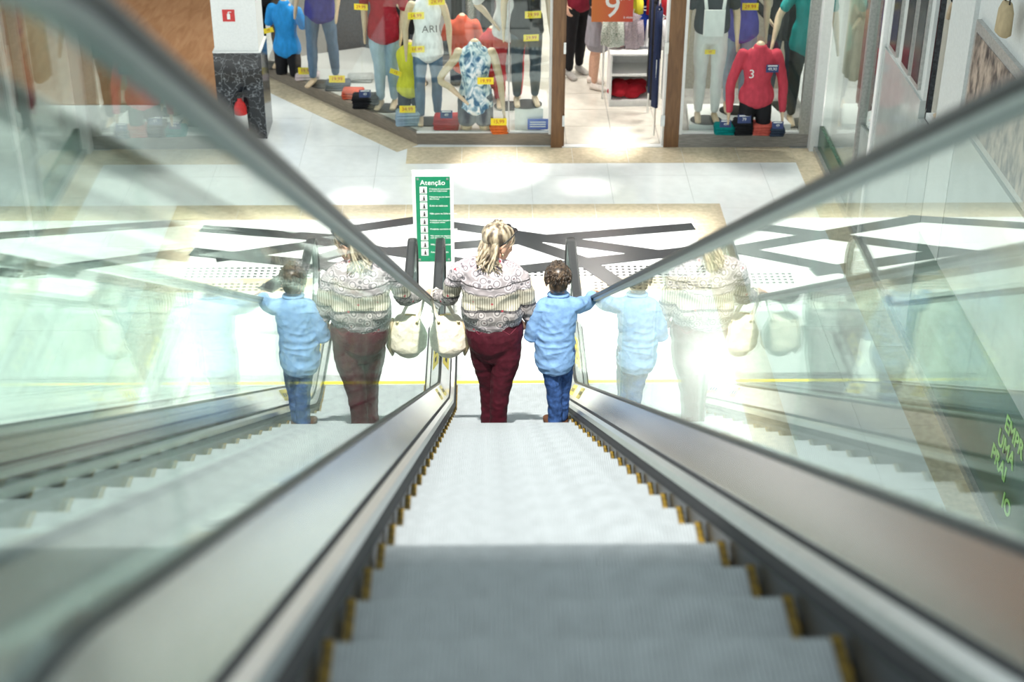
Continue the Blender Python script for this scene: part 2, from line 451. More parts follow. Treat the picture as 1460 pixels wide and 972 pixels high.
# grooved step
def step_mesh(w):
    prof = []; n = 88; p = w/n
    for i in range(n):
        x = -w/2+i*p
        prof += [(x, 0), (x+p*0.5, 0), (x+p*0.6, -0.004), (x+p*0.9, -0.004)]
    prof.append((w/2, 0))
    path = [(-0.412, 0, (0, 1)), (-0.004, 0, (0, 1)), (0.0, -0.004, (0.9, 0.4))]
    for dz in (0.04, 0.09, 0.15, 0.21, 0.27):
        y = 0.355-math.sqrt(0.41**2-(dz-0.205)**2); path.append((y, -dz, (1, 0)))
    v = []; f = []; k = len(prof)
    for (y, z, nn) in path:
        for (x, d) in prof: v.append((x, y+nn[0]*d, z+nn[1]*d))
    for i in range(len(path)-1):
        for j in range(k-1): f.append((i*k+j, i*k+j+1, (i+1)*k+j+1, (i+1)*k+j))
    b = len(v); v += [(-w/2, -0.412, -0.27), (w/2, -0.412, -0.27)]
    L = (len(path)-1)*k
    f += [(b, b+1, k-1, 0), (L, L+k-1, b+1, b)]
    for e in (0, k-1):
        lo = b if e == 0 else b+1
        f.append(tuple([i*k+e for i in range(len(path))]+[lo]))
    return pmesh(v, f)
STEP_W = 0.822
SM = step_mesh(STEP_W-0.04)
def guard_mesh():
    m = MB(); m.box(-0.0095, 0.0095, -0.412, 0.001, -0.02, 0.002)
    prev = 0
    for dz in (0.05, 0.12, 0.19, 0.26):
        y = 0.355-math.sqrt(0.41**2-(dz-0.205)**2); y = min(0.0, y); m.box(-0.0095, 0.0095, y-0.05, y+0.002, -dz, -prev); prev = dz
    return m.mesh()
GM = guard_mesh()
# arc-length positions of the step noses
def path_s(path):
    s = [0]
    for a, b in zip(path, path[1:]): s.append(s[-1]+math.hypot(b[0]-a[0], b[1]-a[1]))
    return s
NS = path_s(NOSE)
def escalator(xc, label, shared_left_side):
    E = empty('escalator', label, 'escalator', (xc, 10.5, 0))
    def add(name, me, m, par=E):
        o = mk(name, me, m, par)
        if par is E: o.location = (0, -10.5, 0)
        return o
    hw = 0.415
    s0 = float(np.interp(1.932, [p[0] for p in NOSE], NS)); k = -6
    while True:
        s = s0+0.41*k; k += 1
        if s < 0.9: continue
        y = float(np.interp(s, NS, [p[0] for p in NOSE])); z = float(np.interp(s, NS, [p[1] for p in NOSE]))
        if y > COMB+0.3: break
        st = mk('step', SM, M_step, E, (0, y-10.5, z))
        for sx in (-1, 1): mk('edge_guard', GM, M_yellow, st, (sx*(STEP_W/2-0.0105), 0, 0))
    for sg in (-1, 1):
        P = lambda pr: [(sg*x, n) for x, n in pr]
        add('skirt_panel', sweep(P([(hw+.002, -.34), (hw+.014, -.34), (hw+.014, .062), (hw+.002, .062)]), NOSE), M_skirt)
        add('skirt_brush', sweep(P([(hw-.016, .024), (hw+.002, .018), (hw+.002, .05), (hw-.012, .036)]), NOSE), M_brush)
        add('skirt_trim', sweep(P([(hw-.002, .052), (hw+.026, .062), (hw+.026, .085), (hw+.004, .075)]), NOSE), M_alu)
        add('trim_gap', sweep(P([(hw+.024, .06), (hw+.036, .06), (hw+.036, .096), (hw+.026, .088)]), NOSE), M_brush)
        dk = add('inner_deck', sweep(P([(hw+.034, .06), (hw+.105, .06), (hw+.105, .2), (hw+.10, .2), (hw+.036, .098)]), NOSE), M_deck)
        add('glass_gasket', sweep(P([(hw+.098, .12), (hw+.132, .12), (hw+.132, .207), (hw+.098, .207)]), NOSE), M_rubber)
        add('outer_deck', sweep(P([(hw+.130, .10), (hw+.2275, .10), (hw+.2275, .178), (hw+.130, .20)]), NOSE), M_deck)
        add('side_cladding', sweep(P([(hw+.2, -1.0), (hw+.2265, -1.0), (hw+.2265, .10), (hw+.2, .10)]), NOSE[:-2] if False else NOSE), M_clad)
        # stickers on the inner deck: near the foot, two on each side
        def sticker(y0, y1):
            d = Vector((.064, .102)).normalized(); nn = Vector((-d.y, d.x))*0.0016
            a = Vector((hw+.036, .098))+d*0.022; b = Vector((hw+.10, .2))-d*0.015
            pr = [(a.x, a.y), (b.x, b.y), (b.x+nn.x, b.y+nn.y), (a.x+nn.x, a.y+nn.y)]
            o = mk('warning_sticker', sweep(P(pr), NOSE, y0, y1), M_sticker, dk)
            c = (a+b)/2; pr2 = [(c.x-d.x*.014+nn.x*.6, c.y-d.y*.014+nn.y*.6), (c.x+d.x*.014+nn.x*.6, c.y+d.y*.014+nn.y*.6), (c.x+d.x*.014+nn.x*1.6, c.y+d.y*.014+nn.y*1.6), (c.x-d.x*.014+nn.x*1.6, c.y-d.y*.014+nn.y*1.6)]
            L = y1-y0
            for q in range(3): mk('pictogram', sweep(P(pr2), NOSE, y0+L*(.15+.28*q), y0+L*(.30+.28*q)), M_ink, dk)
        sticker(10.78, 11.25); sticker(9.75, 10.15); sticker(9.0, 9.3)
        X = sg*(hw+0.115)
        add('handrail', sweep([(X+a, b) for a, b in ((-.026, -.011), (-.033, -.006), (-.036, .002), (-.032, .010), (-.020, .014), (.020, .014), (.032, .010), (.036, .002), (.033, -.006), (.026, -.011))], RAIL), M_rubber)
        add('handrail_guide', sweep([(X+a, b) for a, b in ((-.020, -.024), (.020, -.024), (.023, -.0112), (-.023, -.0112))], RAIL), M_guide)
        ys = [-1.4, 0.2, 1.6]+[1.6+1.32*i for i in range(1, 7)]+[10.6, NC[0]+NR-0.0255]
        for a, b in zip(ys, ys[1:]): add('glass_panel', panel_mesh(X, a+.004, b-.004), M_glass)
        add('newel_block', MB().box(min(sg*(hw+.03), sg*(hw+.2275)), max(sg*(hw+.03), sg*(hw+.2275)), 11.62, 11.78, ZB-.02, .20).mesh(), M_deck)
    add('truss', sweep([(-.60, -1.0), (.60, -1.0), (.60, -.40), (-.60, -.40)], NOSE), M_clad)
    add('comb_plate', MB().box(-.412, .412, COMB, COMB+.16, -.04, ZB+.006).mesh(), M_alu)
    add('comb_line', MB().box(-.412, .412, COMB+.02, COMB+.055, ZB+.004, ZB+.009).mesh(), M_sticker)
    lp = add('landing_plate', MB().box(-.412, .412, COMB+.16, 11.95, .0, ZB+.004).mesh(), M_plate)
    rb = MB()
    for i in range(34): rb.box(-.405+i*.024, -.395+i*.024, COMB+.18, 11.93, ZB+.004, ZB+.006)
    mk('plate_rib', rb.mesh(), M_plate, lp)
    add('comb_plate', MB().box(-.412, .412, -1.4, -.1, ZT-.03, ZT+.01).mesh(), M_alu)
    return E
XC1, XC0 = 0.1475, -1.141
escalator(XC1, 'descending escalator carrying a woman and a boy between glass balustrades', False)
escalator(XC0, 'empty escalator running beside the one with the woman and boy', True)

# ------------------------------------------------------------------ shop shell
SY = 15.66
def struct(name, mb, m, label=None): return tag(mb.build(name, m), label, kind='structure')
sf = struct('floor', MB().prism([DA+Vector((0, .03, 0)), Vector((3.5, SY+.02, 0)), Vector((3.5, 21, 0)), Vector((-2.6, 21, 0)), DB+Vector((.03, .03, 0))], -.003, .004), mat('dark_shop_floor', (.26, .25, .24), .3), 'cream tiled floor inside the clothes shop')
stm = MB().box(.003, .497, .003, .497, .004, .01).mesh(); M_stile = mat('cream_shop_tile', (0.70, 0.66, 0.58), 0.2, var=0.04, scale=(2, 2, 2))
for i in range(0, 6):
    for j in range(0, 10): mk('tile', stm, M_stile, sf, (0.35+i*.5, SY+.06+j*.5, 0))
struct('wall_back', MB().box(-3.2, 6, 21, 21.15, 0, 3.3), M_wall, 'plain back wall inside the clothes shop')
struct('ceiling', MB().box(-3.3, 6, SY+.0, 21.2, 3.2, 3.4), M_white, 'shop ceiling slab above the window displays')
for i, (x, y) in enumerate([(-0.9, 17.3), (0.3, 16.9), (1.4, 18.2), (2.7, 16.5), (-1.9, 18.6), (0.2, 19.3), (2.8, 19.0)]):
    la = bpy.data.lights.new('shop_fill', 'AREA'); la.energy = 60 if x > 2.5 and y < 17 else 26; la.size = 0.6; la.color = (1, .96, .9)  # unseen lamps added to light the shop, strongest at the right window
    lo = bpy.data.objects.new('shop_fill_light', la); COL.objects.link(lo)
    e = empty('shop_fill_panel', 'unseen square lamp panel added to light the clothes shop', 'ceiling lamp', (x, y, 3.2), group='unseen lamps added to light the clothes shop')
    MB().box(-.32, .32, -.32, .32, -.05, 0).build('housing', M_frame, e)
    MB().box(-.29, .29, -.29, .29, -.054, -.0505).build('diffuser', emit_mat('fill_diffuser%d' % i, (1, .97, .92), 2.0), e)
    lo.parent = e; lo.location = (0, 0, -.07)
# window 1: frontal + slanted display window
w1 = empty('window_1', 'large clothes shop window with a slanted left pane', kind='structure', loc=(-.75, SY+.06, 0))
def wpart(name, mb, m, par): o = mb.build(name, m, par); o.location = -par.location; return o
M_dfloor = mat('display_floor', (0.64, 0.63, 0.60), 0.3, var=0.03)
WA, WC = Vector((-0.75, SY+.08, 0)), Vector((0.68, SY+.04, 0))
dnn = -dn
wpart('plinth', MB().prism([DA, WC, WC+Vector((0, .06, 0)), DA+Vector((0.02, .06, 0))], 0, .13), M_taupe, w1)
wpart('plinth', MB().prism([DB, DA, DA+dnn*.06, DB+dnn*.06], 0, .13), M_taupe, w1)
wpart('display_floor', MB().prism([DA+dnn*.062, WC+Vector((0, .062, 0)), Vector((.68, 17.0, 0)), Vector((-1.5, 18.5, 0)), DB+dnn*.062], .011, .128), M_dfloor, w1)
for a, b in ((DA+dd*.01, DA+dd*.95), (DA+dd*.96, DA+dd*1.9), (DA+dd*1.91, DB)):
    q = [a+dnn*.025, b+dnn*.025, b+dnn*.035, a+dnn*.035]; wpart('pane', MB().prism(q, .131, 3.15), M_pane, w1)
for a, b in ((0.0, .98), (.985, 1.40)):
    wpart('pane', MB().box(DA.x+.01+a, DA.x+b, SY+.085, SY+.095, .131, 3.15), M_pane, w1)
wpart('sill', MB().box(DA.x, .68, SY+.07, SY+.11, .131, .145), M_white, w1)
wpart('pane_joint', MB().box(DA.x+.975, DA.x+.99, SY+.08, SY+.10, .145, 3.15), M_frame, w1)
wpart('edge_frame', MB().box(.655, .68, SY+.03, SY+.12, .131, 3.2), M_white, w1)
# door
d1 = empty('door_1', 'open shop doorway between brown wooden jambs', kind='structure', loc=(1.34, SY, 0))
for x0, x1, inn in ((.68, .80, .80), (1.88, 2.04, 1.86)):
    wpart('jamb', MB().box(x0, x1, SY-.03, SY+.16, 0, 3.2), M_wood, d1)
    wpart('jamb_lining', MB().box(inn, inn+.02, SY-.01, SY+.15, .0, 3.2), M_white if inn > 1 else M_wood, d1)
    for z in (.25, 1.05): wpart('hinge', MB().box(inn-.004+(0 if inn < 1 else -.02), inn+.02, SY-.045, SY-.03, z, z+.12), M_alu, d1)
wpart('threshold', MB().box(.80, 1.88, SY-.03, SY+.05, 0, .012), M_white, d1)
# window 2
w2 = empty('window_2', 'right hand clothes shop window over a grey plinth', kind='structure', loc=(2.7, SY, 0))
M_gplinth = mat('grey_plinth', (0.30, 0.28, 0.26), 0.4, var=0.12, scale=(2, 2, 30))
wpart('plinth', MB().box(2.04, 3.42, SY-.03, SY+.05, 0, .15), M_gplinth, w2)
wpart('display_floor', MB().box(2.05, 3.5, SY+.052, 17.0, .011, .148), M_gplinth, w2)
wpart('pane', MB().box(2.08, 3.33, SY+.005, SY+.015, .17, 3.15), M_pane, w2)
wpart('edge_frame', MB().box(2.04, 2.07, SY-.035, SY+.05, .15, 3.2), M_white, w2)
wpart('edge_frame', MB().box(3.32, 3.42, SY-.035, SY+.05, .15, 3.2), M_frame, w2)
wpart('sill', MB().box(2.07, 3.32, SY-.02, SY+.04, .151, .168), M_white, w2)
wpart('backdrop', MB().box(-1.95, .66, 18.55, 18.6, .011, 2.4), mat('slate_backdrop', (.10, .11, .125), .7), w1)
wpart('backdrop', MB().box(2.08, 3.46, 17.0, 17.04, .148, 2.6), mat('tan_backdrop', (0.36, 0.32, 0.25), .7), w2)
struct('trim_1', MB().box(3.42, 3.52, SY-.16, SY+.0, 0, 4.8), M_white, 'white corner post between two shopfronts')

# ------------------------------------------------------------------ right shopfront (runs along the hall)
RX = 3.5
wr = empty('wall_right', 'glossy pale shopfront wall running beside the escalator', kind='structure', loc=(RX, 11, 0))
M_gloss = mat('glossy_pale_panel', (0.40, 0.43, 0.41), 0.08, var=0.04, scale=(1, 1, 1)); M_dgreen = mat('dark_green_panel', (0.03, 0.10, 0.06), 0.15, var=0.2)
M_pier = mat('pale_pier_paint', (0.58, 0.60, 0.58), .4, var=.03)
M_dark = mat('dark_glass_panel', (0.025, 0.025, 0.028), 0.12, var=0.4)
def rp(name, y0, y1, z0, z1, m, x0=0.0, x1=0.05): return wpart(name, MB().box(RX+x0, RX+x1, y0, y1, z0, z1), m, wr)
rp('base_strip', 6.0, 15.5, 0, .06, M_frame, -.04, .05)
rp('low_panel', 11.5, 13.78, .06, 1.0, M_gloss); rp('low_panel', 13.84, 15.48, .06, .30, M_dgreen)
rp('low_panel', 6.0, 11.48, .06, 1.0, M_dgreen)
rp('post', 13.78, 13.84, .06, 4.8, M_frame, -.03, .05); rp('post', 13.30, 13.38, .06, 4.8, M_white, -.02, .05)
rp('window_pane', 13.86, 15.46, .31, 4.0, M_pane, .02, .03); rp('window_pane', 13.39, 13.77, 1.0, 4.0, M_pane, .02, .03)
rp('upper_panel', 11.98, 13.29, 1.0, 1.93, M_gloss); rp('upper_panel', 10.95, 11.50, 1.0, 4.8, M_pier)
rp('upper_panel', 11.98, 13.29, 1.93, 4.8, M_pier, .02); rp('window_pane', 11.52, 11.97, 1.0, 1.78, M_gloss, .0, .05)
rp('upper_panel', 6.0, 10.93, 1.0, 2.15, M_gloss); rp('upper_panel', 6.0, 10.93, 2.15, 4.8, M_pier, .03)
rp('recess_back', 11.50, 11.98, 1.78, 4.8, M_white, .5, .55)
for y0 in (12.08, 12.42, 12.86):
    f = rp('poster_frame', y0, y0+.26, 1.98, 3.6, M_frame, -.005, .02); wpart('poster', MB().box(RX-.009, RX-.005, y0+.03, y0+.23, 2.02, 3.55), M_dark, wr)
f = rp('poster_frame', 9.2, 10.85, 2.2, 2.98, M_frame, -.005, .03)
M_poster = mat('photo_print', (0.42, 0.33, 0.26), .3, scale=(1, 3, 1.6), col2=(0.025, 0.02, 0.02))
wpart('poster', MB().box(RX-.01, RX-.005, 9.26, 10.8, 2.25, 2.90), M_poster, wr)
rp('shelf_back', 13.86, 15.46, .30, 4.0, M_wall, .9, .95); rp('shelf_back', 13.3, 13.84, .06, 4.0, M_dark, .45, .5)
# green lettering on the lower panel (reads towards the near end)
M_glet = mat('green_lettering', (0.42, 0.75, 0.22), .5)
rdm = Matrix(((0, 0, -1, 0), (-1, 0, 0, 0), (0, 1, 0, 0), (0, 0, 0, 1)))
for i, (t, y, z) in enumerate((('EMPR', 8.95, .80), ('UMA', 9.03, .635), ('PRAI', 9.10, .47), ('IO', 8.75, .30))):
    put_text('lettering', t, .165, M_glet, wr, Vector((RX-.003, y, z))-wr.location, rdm, .002, 'LEFT', .003)

# ------------------------------------------------------------------ column, extinguisher sign, extinguisher
c0 = Vector((-2.85, 15.93, 0)); cw = .46
colm = empty('trim_2', 'square white column on a black marble base', kind='structure', loc=(c0.x+cw/2, c0.y+cw/2, 0))
wpart('marble_base', MB().box(c0.x-.02, c0.x+cw+.02, c0.y-.02, c0.y+cw+.02, .0, .97), M_marble, colm)
wpart('shaft', MB().box(c0.x, c0.x+cw, c0.y, c0.y+cw, .97, 5.0), M_white, colm)
wpart('ledge', MB().box(c0.x-.022, c0.x+cw+.022, c0.y-.022, c0.y+cw+.022, .965, .98), M_white, colm)
p = aty(326, 22, c0.y-.002)
sg_ = empty('extinguisher_sign', 'small red fire extinguisher sign on the white column', 'sign', (p.x, c0.y-.003, p.z))
M_red = mat('red_paint', (0.60, 0.02, 0.02), .4)
MB().box(-.075, .075, -.003, .003, -.075, .075).build('backing', M_white, sg_)
MB().box(-.064, .064, -.006, -.003, -.064, .064).build('red_panel', M_red, sg_)
MB().box(-.016, .016, -.008, -.006, -.04, .02).box(-.006, .006, -.008, -.006, .02, .034).box(-.006, .03, -.008, -.006, .034, .042).build('pictogram', M_white, sg_)
p = aty(334, 158, c0.y-.10)
ex = empty('fire_extinguisher', 'red fire extinguisher hung on the black marble column base', 'fire extinguisher', (-2.62, c0.y-.10, .03))
MB().tube([(0, 0, 0, .062, .062), (0, 0, .01, .068, .068), (0, 0, .36, .068, .068), (0, 0, .41, .05, .05), (0, 0, .44, .024, .024), (0, 0, .47, .022, .022)], 18).build('cylinder', M_red, ex, True)
MB().tube([(0, 0, .12, .0695, .0695), (0, 0, .29, .0695, .0695)], 18).build('label_band', M_white, ex, True)
MB().box(-.02, .02, -.02, .02, .47, .50).box(-.01, .09, -.008, .008, .50, .512).box(-.01, .08, -.008, .008, .52, .53).build('valve', M_ink, ex)
MB().wire([(-.02, 0, .49), (-.08, -.01, .46), (-.095, -.01, .35), (-.085, -.01, .15)], .009).build('hose', M_ink, ex, True)
MB().box(-.03, .03, .055, .077, .25, .45).build('bracket', M_frame, ex)

# ------------------------------------------------------------------ green safety notice
tp = Vector((-0.52, 12.08, 0))
ca, cb = aty(587, 243, tp.y), aty(648, 372, tp.y)
tw = (cb.x-ca.x)/2; tz1 = ca.z; tz0 = cb.z
tp.x = (ca.x+cb.x)/2
nt_ = empty('safety_notice', 'green escalator safety notice on a white stand behind the newels', 'notice', tp)
MB().box(-tw, tw, -.012, .012, 0.03, tz1).build('white_panel', M_white, nt_)
MB().box(-tw-.02, tw+.02, -.11, .11, 0, .03).build('base', M_frame, nt_)
M_green = mat('green_print', (0.005, 0.19, 0.09), .4, var=.06, scale=(3, 3, 3))
bx = tw*0.84; bz1 = tz1-.05; bz0 = tz0+.005
pn = MB().box(-bx, bx, -.016, -.0122, bz0, bz1).build('green_panel', M_green, nt_)
put_text('lettering', 'Atenção', .062, M_white, pn, (0, -.0165, bz1-.055))
lines = ['Crianças só acompanhadas\npor um responsável', 'Mantenha os pés dentro\ndos limites', 'Evite os cadarços', 'Não pare na linha amarela', 'Cuidado com roupas longas\ne calçados soltos',
         'Proibido carrinho de bebê', 'Não sente nos degraus\nnem encoste nas laterais', 'Não corra na escada', 'Atenção: cuidado']
zz = bz1-.12; dz = (bz1-.12-bz0-.06)/8.4
icm = MB().box(-.03, .03, -.004, 0, -.03, .03).mesh()
for i, t in enumerate(lines):
    z = zz-dz*i
    ic = mk('icon', icm, M_white, pn, (-bx+.065, -.0162, z))
    random.seed(i)
    MB().ell((0.004, -.005, .014), (.006, .002, .006)).box(-.004, .012, -.006, -.004, -.018, .006).box(-.022, .02, -.0055, -.004, -.022, -.018).build('pictogram', M_ink, ic)
    put_text('lettering', t, .0185 if '\n' in t else .0215, M_white, pn, (-bx+.115, -.0165, z), align='LEFT')
for sx in (-1, 1):
    for zq in (bz0+.02, bz1-.02): MB().box(sx*(bx-.02)-.009, sx*(bx-.02)+.009, -.019, -.016, zq-.009, zq+.009).build('fixing', M_alu, nt_)

# ------------------------------------------------------------------ figures (mannequins and shoppers)
def body_chains(s=1.0, arms=((.26, .02, 1.12, .27, -.10, .90), (.26, .02, 1.12, .27, -.10, .90)), leg=(0, 0), stance=.10):
    t = [(0, 0, .90, .165, .11), (0, .004, 1.0, .155, .105), (0, 0, 1.1, .125, .088), (0, -.008, 1.25, .148, .10), (0, 0, 1.36, .160, .092), (0, .0, 1.43, .115, .07), (0, .0, 1.50, .05, .05)]
    ch = {'torso': t}
    for i, sx in enumerate((-1, 1)):
        dy = leg[i]
        ch['leg%d' % i] = [(sx*.078, 0, .93, .080, .092), (sx*.090, dy*.3, .72, .074, .082), (sx*stance, dy*.6, .50, .054, .058), (sx*stance, dy*.8+.012, .32, .052, .056), (sx*stance, dy+.012, .11, .033, .038)]
        ch['foot%d' % i] = [(sx*stance, dy+.04, .05, .034, .036), (sx*(stance+.006), dy-.05, .035, .036, .03), (sx*(stance+.012), dy-.14, .022, .034, .018)]
        a = arms[i]
        ch['arm%d' % i] = [(sx*.165, 0, 1.40, .052, .056), (sx*.20, 0, 1.33, .046, .05), (sx*a[0], a[1], a[2], .038, .04), (sx*(a[0]+a[3])/2, (a[1]+a[4])/2, (a[2]+a[5])/2, .034, .036), (sx*a[3], a[4], a[5], .023, .026)]
        v = (Vector((a[3], a[4], a[5]))-Vector((a[0], a[1], a[2]))).normalized()
        h = Vector((a[3], a[4], a[5])); ch['hand%d' % i] = [(sx*h.x, h.y, h.z, .022, .026), (sx*(h.x+v.x*.07), h.y+v.y*.07, h.z+v.z*.07, .016, .036), (sx*(h.x+v.x*.15), h.y+v.y*.15, h.z+v.z*.15, .011, .024)]
    return {k: [tuple(c*s for c in p) for p in v] for k, v in ch.items()}
def infl(pts, d): return [(p[0], p[1], p[2], p[3]+d, p[4]+d) for p in pts]
def cut(pts, frac):
    n = max(2, int(round(len(pts)*frac))); return pts[:n]
M_ptag = mat('yellow_price_card', (0.95, 0.72, 0.02), .5, var=.02); M_btag = mat('navy_price_card', (0.03, 0.05, 0.16), .5, var=.02); M_blue = mat('blue_card', (0.03, 0.10, 0.50), .5)
M_rednum = mat('red_digits', (0.55, 0.04, 0.02), .5)
def price_tag(par, loc, txt='29,99', kind='y', tilt=0.0, w=.17, rz=0.0):
    o = MB().box(-w/2, w/2, -.002, .002, -w*.22 if kind == 'y' else -w*.32, w*.22 if kind == 'y' else w*.32).build('price_tag', M_ptag if kind == 'y' else M_btag, par)
    o.location = loc; o.rotation_euler = (0, tilt, rz)
    put_text('lettering', txt, w*.32, M_rednum if kind == 'y' else M_white, o, (0, -.0025, 0 if kind == 'y' else -w*.04))
    if kind != 'y': MB().box(-w*.38, w*.38, -.003, -.002, w*.18, w*.27).build('headline', M_white, o)
    return o
def mannequin(label, px, py, top=None, bottom=None, s=1.0, rz=0.0, bust=False, arms=None, leg=(0, 0), z0=.13, tags=(), long_hem=.80, sleeves='short', bottom_kind='pants', group=None, loc=None, stance=.10, skin=True, name='mannequin', noarms=False, txt=None):
    A = arms or ((.26, .02, 1.12, .27, -.10, .90), (.26, .02, 1.12, .27, -.10, .90))
    ch = body_chains(s, A, leg, stance)
    q = loc if loc is not None else fl(px, py, z0)
    e = empty(name, label, 'mannequin', (q.x, q.y, z0), rz, group)
    zs = -.55*s if bust else 0.0
    def sh(m):
        if zs: m.v = [v+Vector((0, 0, zs)) for v in m.v]
        return m
    b = MB().chain(ch['torso'], 16)
    if bust:
        for i in (0, 1): b.chain(ch['leg%d' % i][:3], 14)
        b.v = [Vector((v.x, v.y, max(v.z, .555*s))) for v in b.v]
    else:
        for i in (0, 1): b.chain(ch['leg%d' % i], 14); b.chain(ch['foot%d' % i], 12)
    if not noarms:
        for i in (0, 1): b.chain(ch['arm%d' % i], 12); b.chain(ch['hand%d' % i], 10)
    mk('body', sh(b).remesh(.011, 2), M_mann, e)
    if bottom:
        g = MB()
        if bottom_kind == 'pants':
            for i in (0, 1):
                l = infl(ch['leg%d' % i], .010)
                g.chain(l[:3] if bust else l, 14)
            g.chain(infl(ch['torso'][:2], .008)+[infl(ch['torso'][2:3], -.002)[0]], 16)
        elif bottom_kind == 'shorts':
            for i in (0, 1): g.chain([ch['leg%d' % i][0][:3]+(.105*s, .11*s), ch['leg%d' % i][1][:2]+(.66*s, .098*s, .103*s)], 14)
            g.chain(infl(ch['torso'][:2], .012), 16)
        else:
            g.chain([(0, 0, 1.02*s, .14*s, .10*s), (0, 0, .92*s, .18*s, .13*s), (0, 0, .70*s, .19*s, .15*s), (0, 0, .60*s, .195*s, .155*s)], 18)
        if bust: g.v = [Vector((v.x, v.y, max(v.z, .55*s))) for v in g.v]
        mk({'pants': 'trousers', 'shorts': 'shorts', 'skirt': 'skirt'}[bottom_kind], sh(g).remesh(.011, 3, .006, 9, len(bpy.data.objects)), bottom, e)
    if top:
        g = MB(); t = [(0, 0, (long_hem+.02)*s, .188*s, .136*s), (0, 0, (long_hem+.1)*s, .182*s, .132*s)]+infl([p for p in ch['torso'] if p[2] > (long_hem+.16)*s], .014)
        t[-1] = (t[-1][0], t[-1][1], t[-1][2]-.035*s, t[-1][3]+.012, t[-1][4]+.012)
        g.chain(t, 18)
        if sleeves != 'none':
            for i in (0, 1):
                a = infl(ch['arm%d' % i], .014)
                if sleeves == 'short':
                    a = a[:2]+[tuple((np.array(a[1])*.4+np.array(a[2])*.6))]
                elif sleeves == 'mid': a = a[:3]
                g.chain(a, 12)
        mk('top', sh(g).remesh(.011, 3, .007, 8, len(bpy.data.objects)), top, e)
    for tg in tags: price_tag(e, *tg[0:1], **tg[1])
    if txt:
        o = put_text('lettering', txt[0], txt[1], txt[3], e, txt[2])
    if not bust:
        MB().tube([(0, 0, .002, .17, .14), (0, 0, .010, .17, .14)], 24).build('base_plate', M_ink, e).location = (0, -.03, -.0015)
    return e
jean_l = cloth('light_denim', (0.36, 0.47, 0.56)); jean_m = cloth('mid_denim', (0.12, 0.19, 0.28)); jean_d = cloth('dark_denim', (0.035, 0.05, 0.08))
blackc = cloth('black', (0.015, 0.015, 0.018)); redc = cloth('red', (0.50, 0.03, 0.04)); marc = cloth('maroon', (0.24, 0.02, 0.04))
T_ = lambda loc, **k: (loc, k)
near = ((.245, .0, 1.14, .25, -.08, .92), (.245, .0, 1.14, .25, -.08, .92)); hip = ((.34, .04, 1.14, .20, -.06, .98), (.26, .02, 1.12, .27, -.1, .9))
mannequin('half torso form in blue top and black skirt by the marble column', 412, 106, cloth('azure', (0.03, 0.30, 0.72)), blackc, .92, -.35, True, bottom_kind='pants', noarms=True, long_hem=.86, tags=[T_((-.16, -.12, .55), txt='19', tilt=-.3, w=.13)])
mannequin('dark clad mannequin behind the blue half torso form', 386, 92, blackc, blackc, 1.0, -.3, arms=near, sleeves='long')
mannequin('mannequin in indigo top and dark jeans at the slanted pane', 462, 119, cloth('indigo', (0.06, 0.06, 0.26)), jean_m, 1.0, -.35, arms=near, leg=(-.08, .10), sleeves='mid', tags=[T_((-.02, -.14, 1.18), txt='39', w=.10)])
mannequin('mannequin in dark red sweater and light blue jeans', 552, 153, cloth('crimson', (0.36, 0.015, 0.03)), jean_l, 1.02, -.2, arms=((.215, .02, 1.12, .20, -.05, .88),)*2, leg=(0, .04), stance=.07, sleeves='mid', tags=[T_((-.22, -.1, 1.16), txt='29,99', w=.15)])
mannequin('half torso form in bright yellow top beside light blue jeans', 587, 163, cloth('yellow', (0.78, 0.72, 0.06)), jean_d, .86, -.2, True, sleeves='none', noarms=True, tags=[T_((-.13, -.13, .52), txt='15', w=.13, tilt=.3)], long_hem=.86)
mannequin('black clad mannequin standing behind the yellow half torso form', 590, 118, blackc, blackc, 1.03, 0, arms=hip, sleeves='mid')
mannequin('mannequin in white lettered t-shirt and blue jeans', 612, 172, cloth('white', (0.80, 0.80, 0.80)), jean_m, .93, .1, arms=near, leg=(-.06, .02), sleeves='none', tags=[T_((.10, -.11, 1.36), txt='29,99', w=.17), T_((-.12, -.13, 1.22), txt='14,99', w=.17), T_((-.12, -.14, .86), txt='14,99', w=.16)], txt=('ARI', .11, (0.02, -.135, 1.07), M_ink))
def tiedye():
    m, nt, b = new_mat('tie_dye')
    v = coords(nt, (7, 7, 5)); nz = N(nt, 'ShaderNodeTexNoise'); nz.inputs['Scale'].default_value = 1.3; nz.inputs['Distortion'].default_value = 2.0
    nt.links.new(v, nz.inputs['Vector']); r = ramp(nt, [(.40, (.05, .14, .25)), (.5, (.35, .5, .58)), (.6, (.82, .84, .84))]); nt.links.new(nz.outputs['Fac'], r.inputs[0])
    nt.links.new(r.outputs[0], b.inputs['Base Color']); b.inputs['Roughness'].default_value = .8; return m
mannequin('half torso form with arms in blue tie-dye tank and grey shorts', 678, 184, tiedye(), cloth('grey', (0.10, 0.11, 0.13)), 1.02, 0, True, arms=((.36, .03, 1.10, .17, -.14, .98), (.26, 0, 1.08, .29, -.04, .82)), sleeves='none', bottom_kind='shorts', tags=[T_((.11, -.15, .60), txt='19,99', w=.17)])
mannequin('mannequin in white shirt and red trousers holding a hand to its hip', 726, 150, cloth('white', (0.8, 0.8, 0.8)), redc, 1.03, .05, arms=hip, sleeves='mid', leg=(0, .06))
mannequin('mannequin in black outfit on a white box pedestal', 752, 158, blackc, cloth('slate', (0.05, 0.07, 0.09)), .98, .1, arms=((.24, .02, 1.12, .25, -.04, .88),)*2, sleeves='none', z0=.37, loc=Vector((.42, 15.98, 0)), tags=[T_((.05, -.13, 1.02), txt='29,99', w=.17), T_((.03, -.15, .78), txt='29,99', w=.16)])
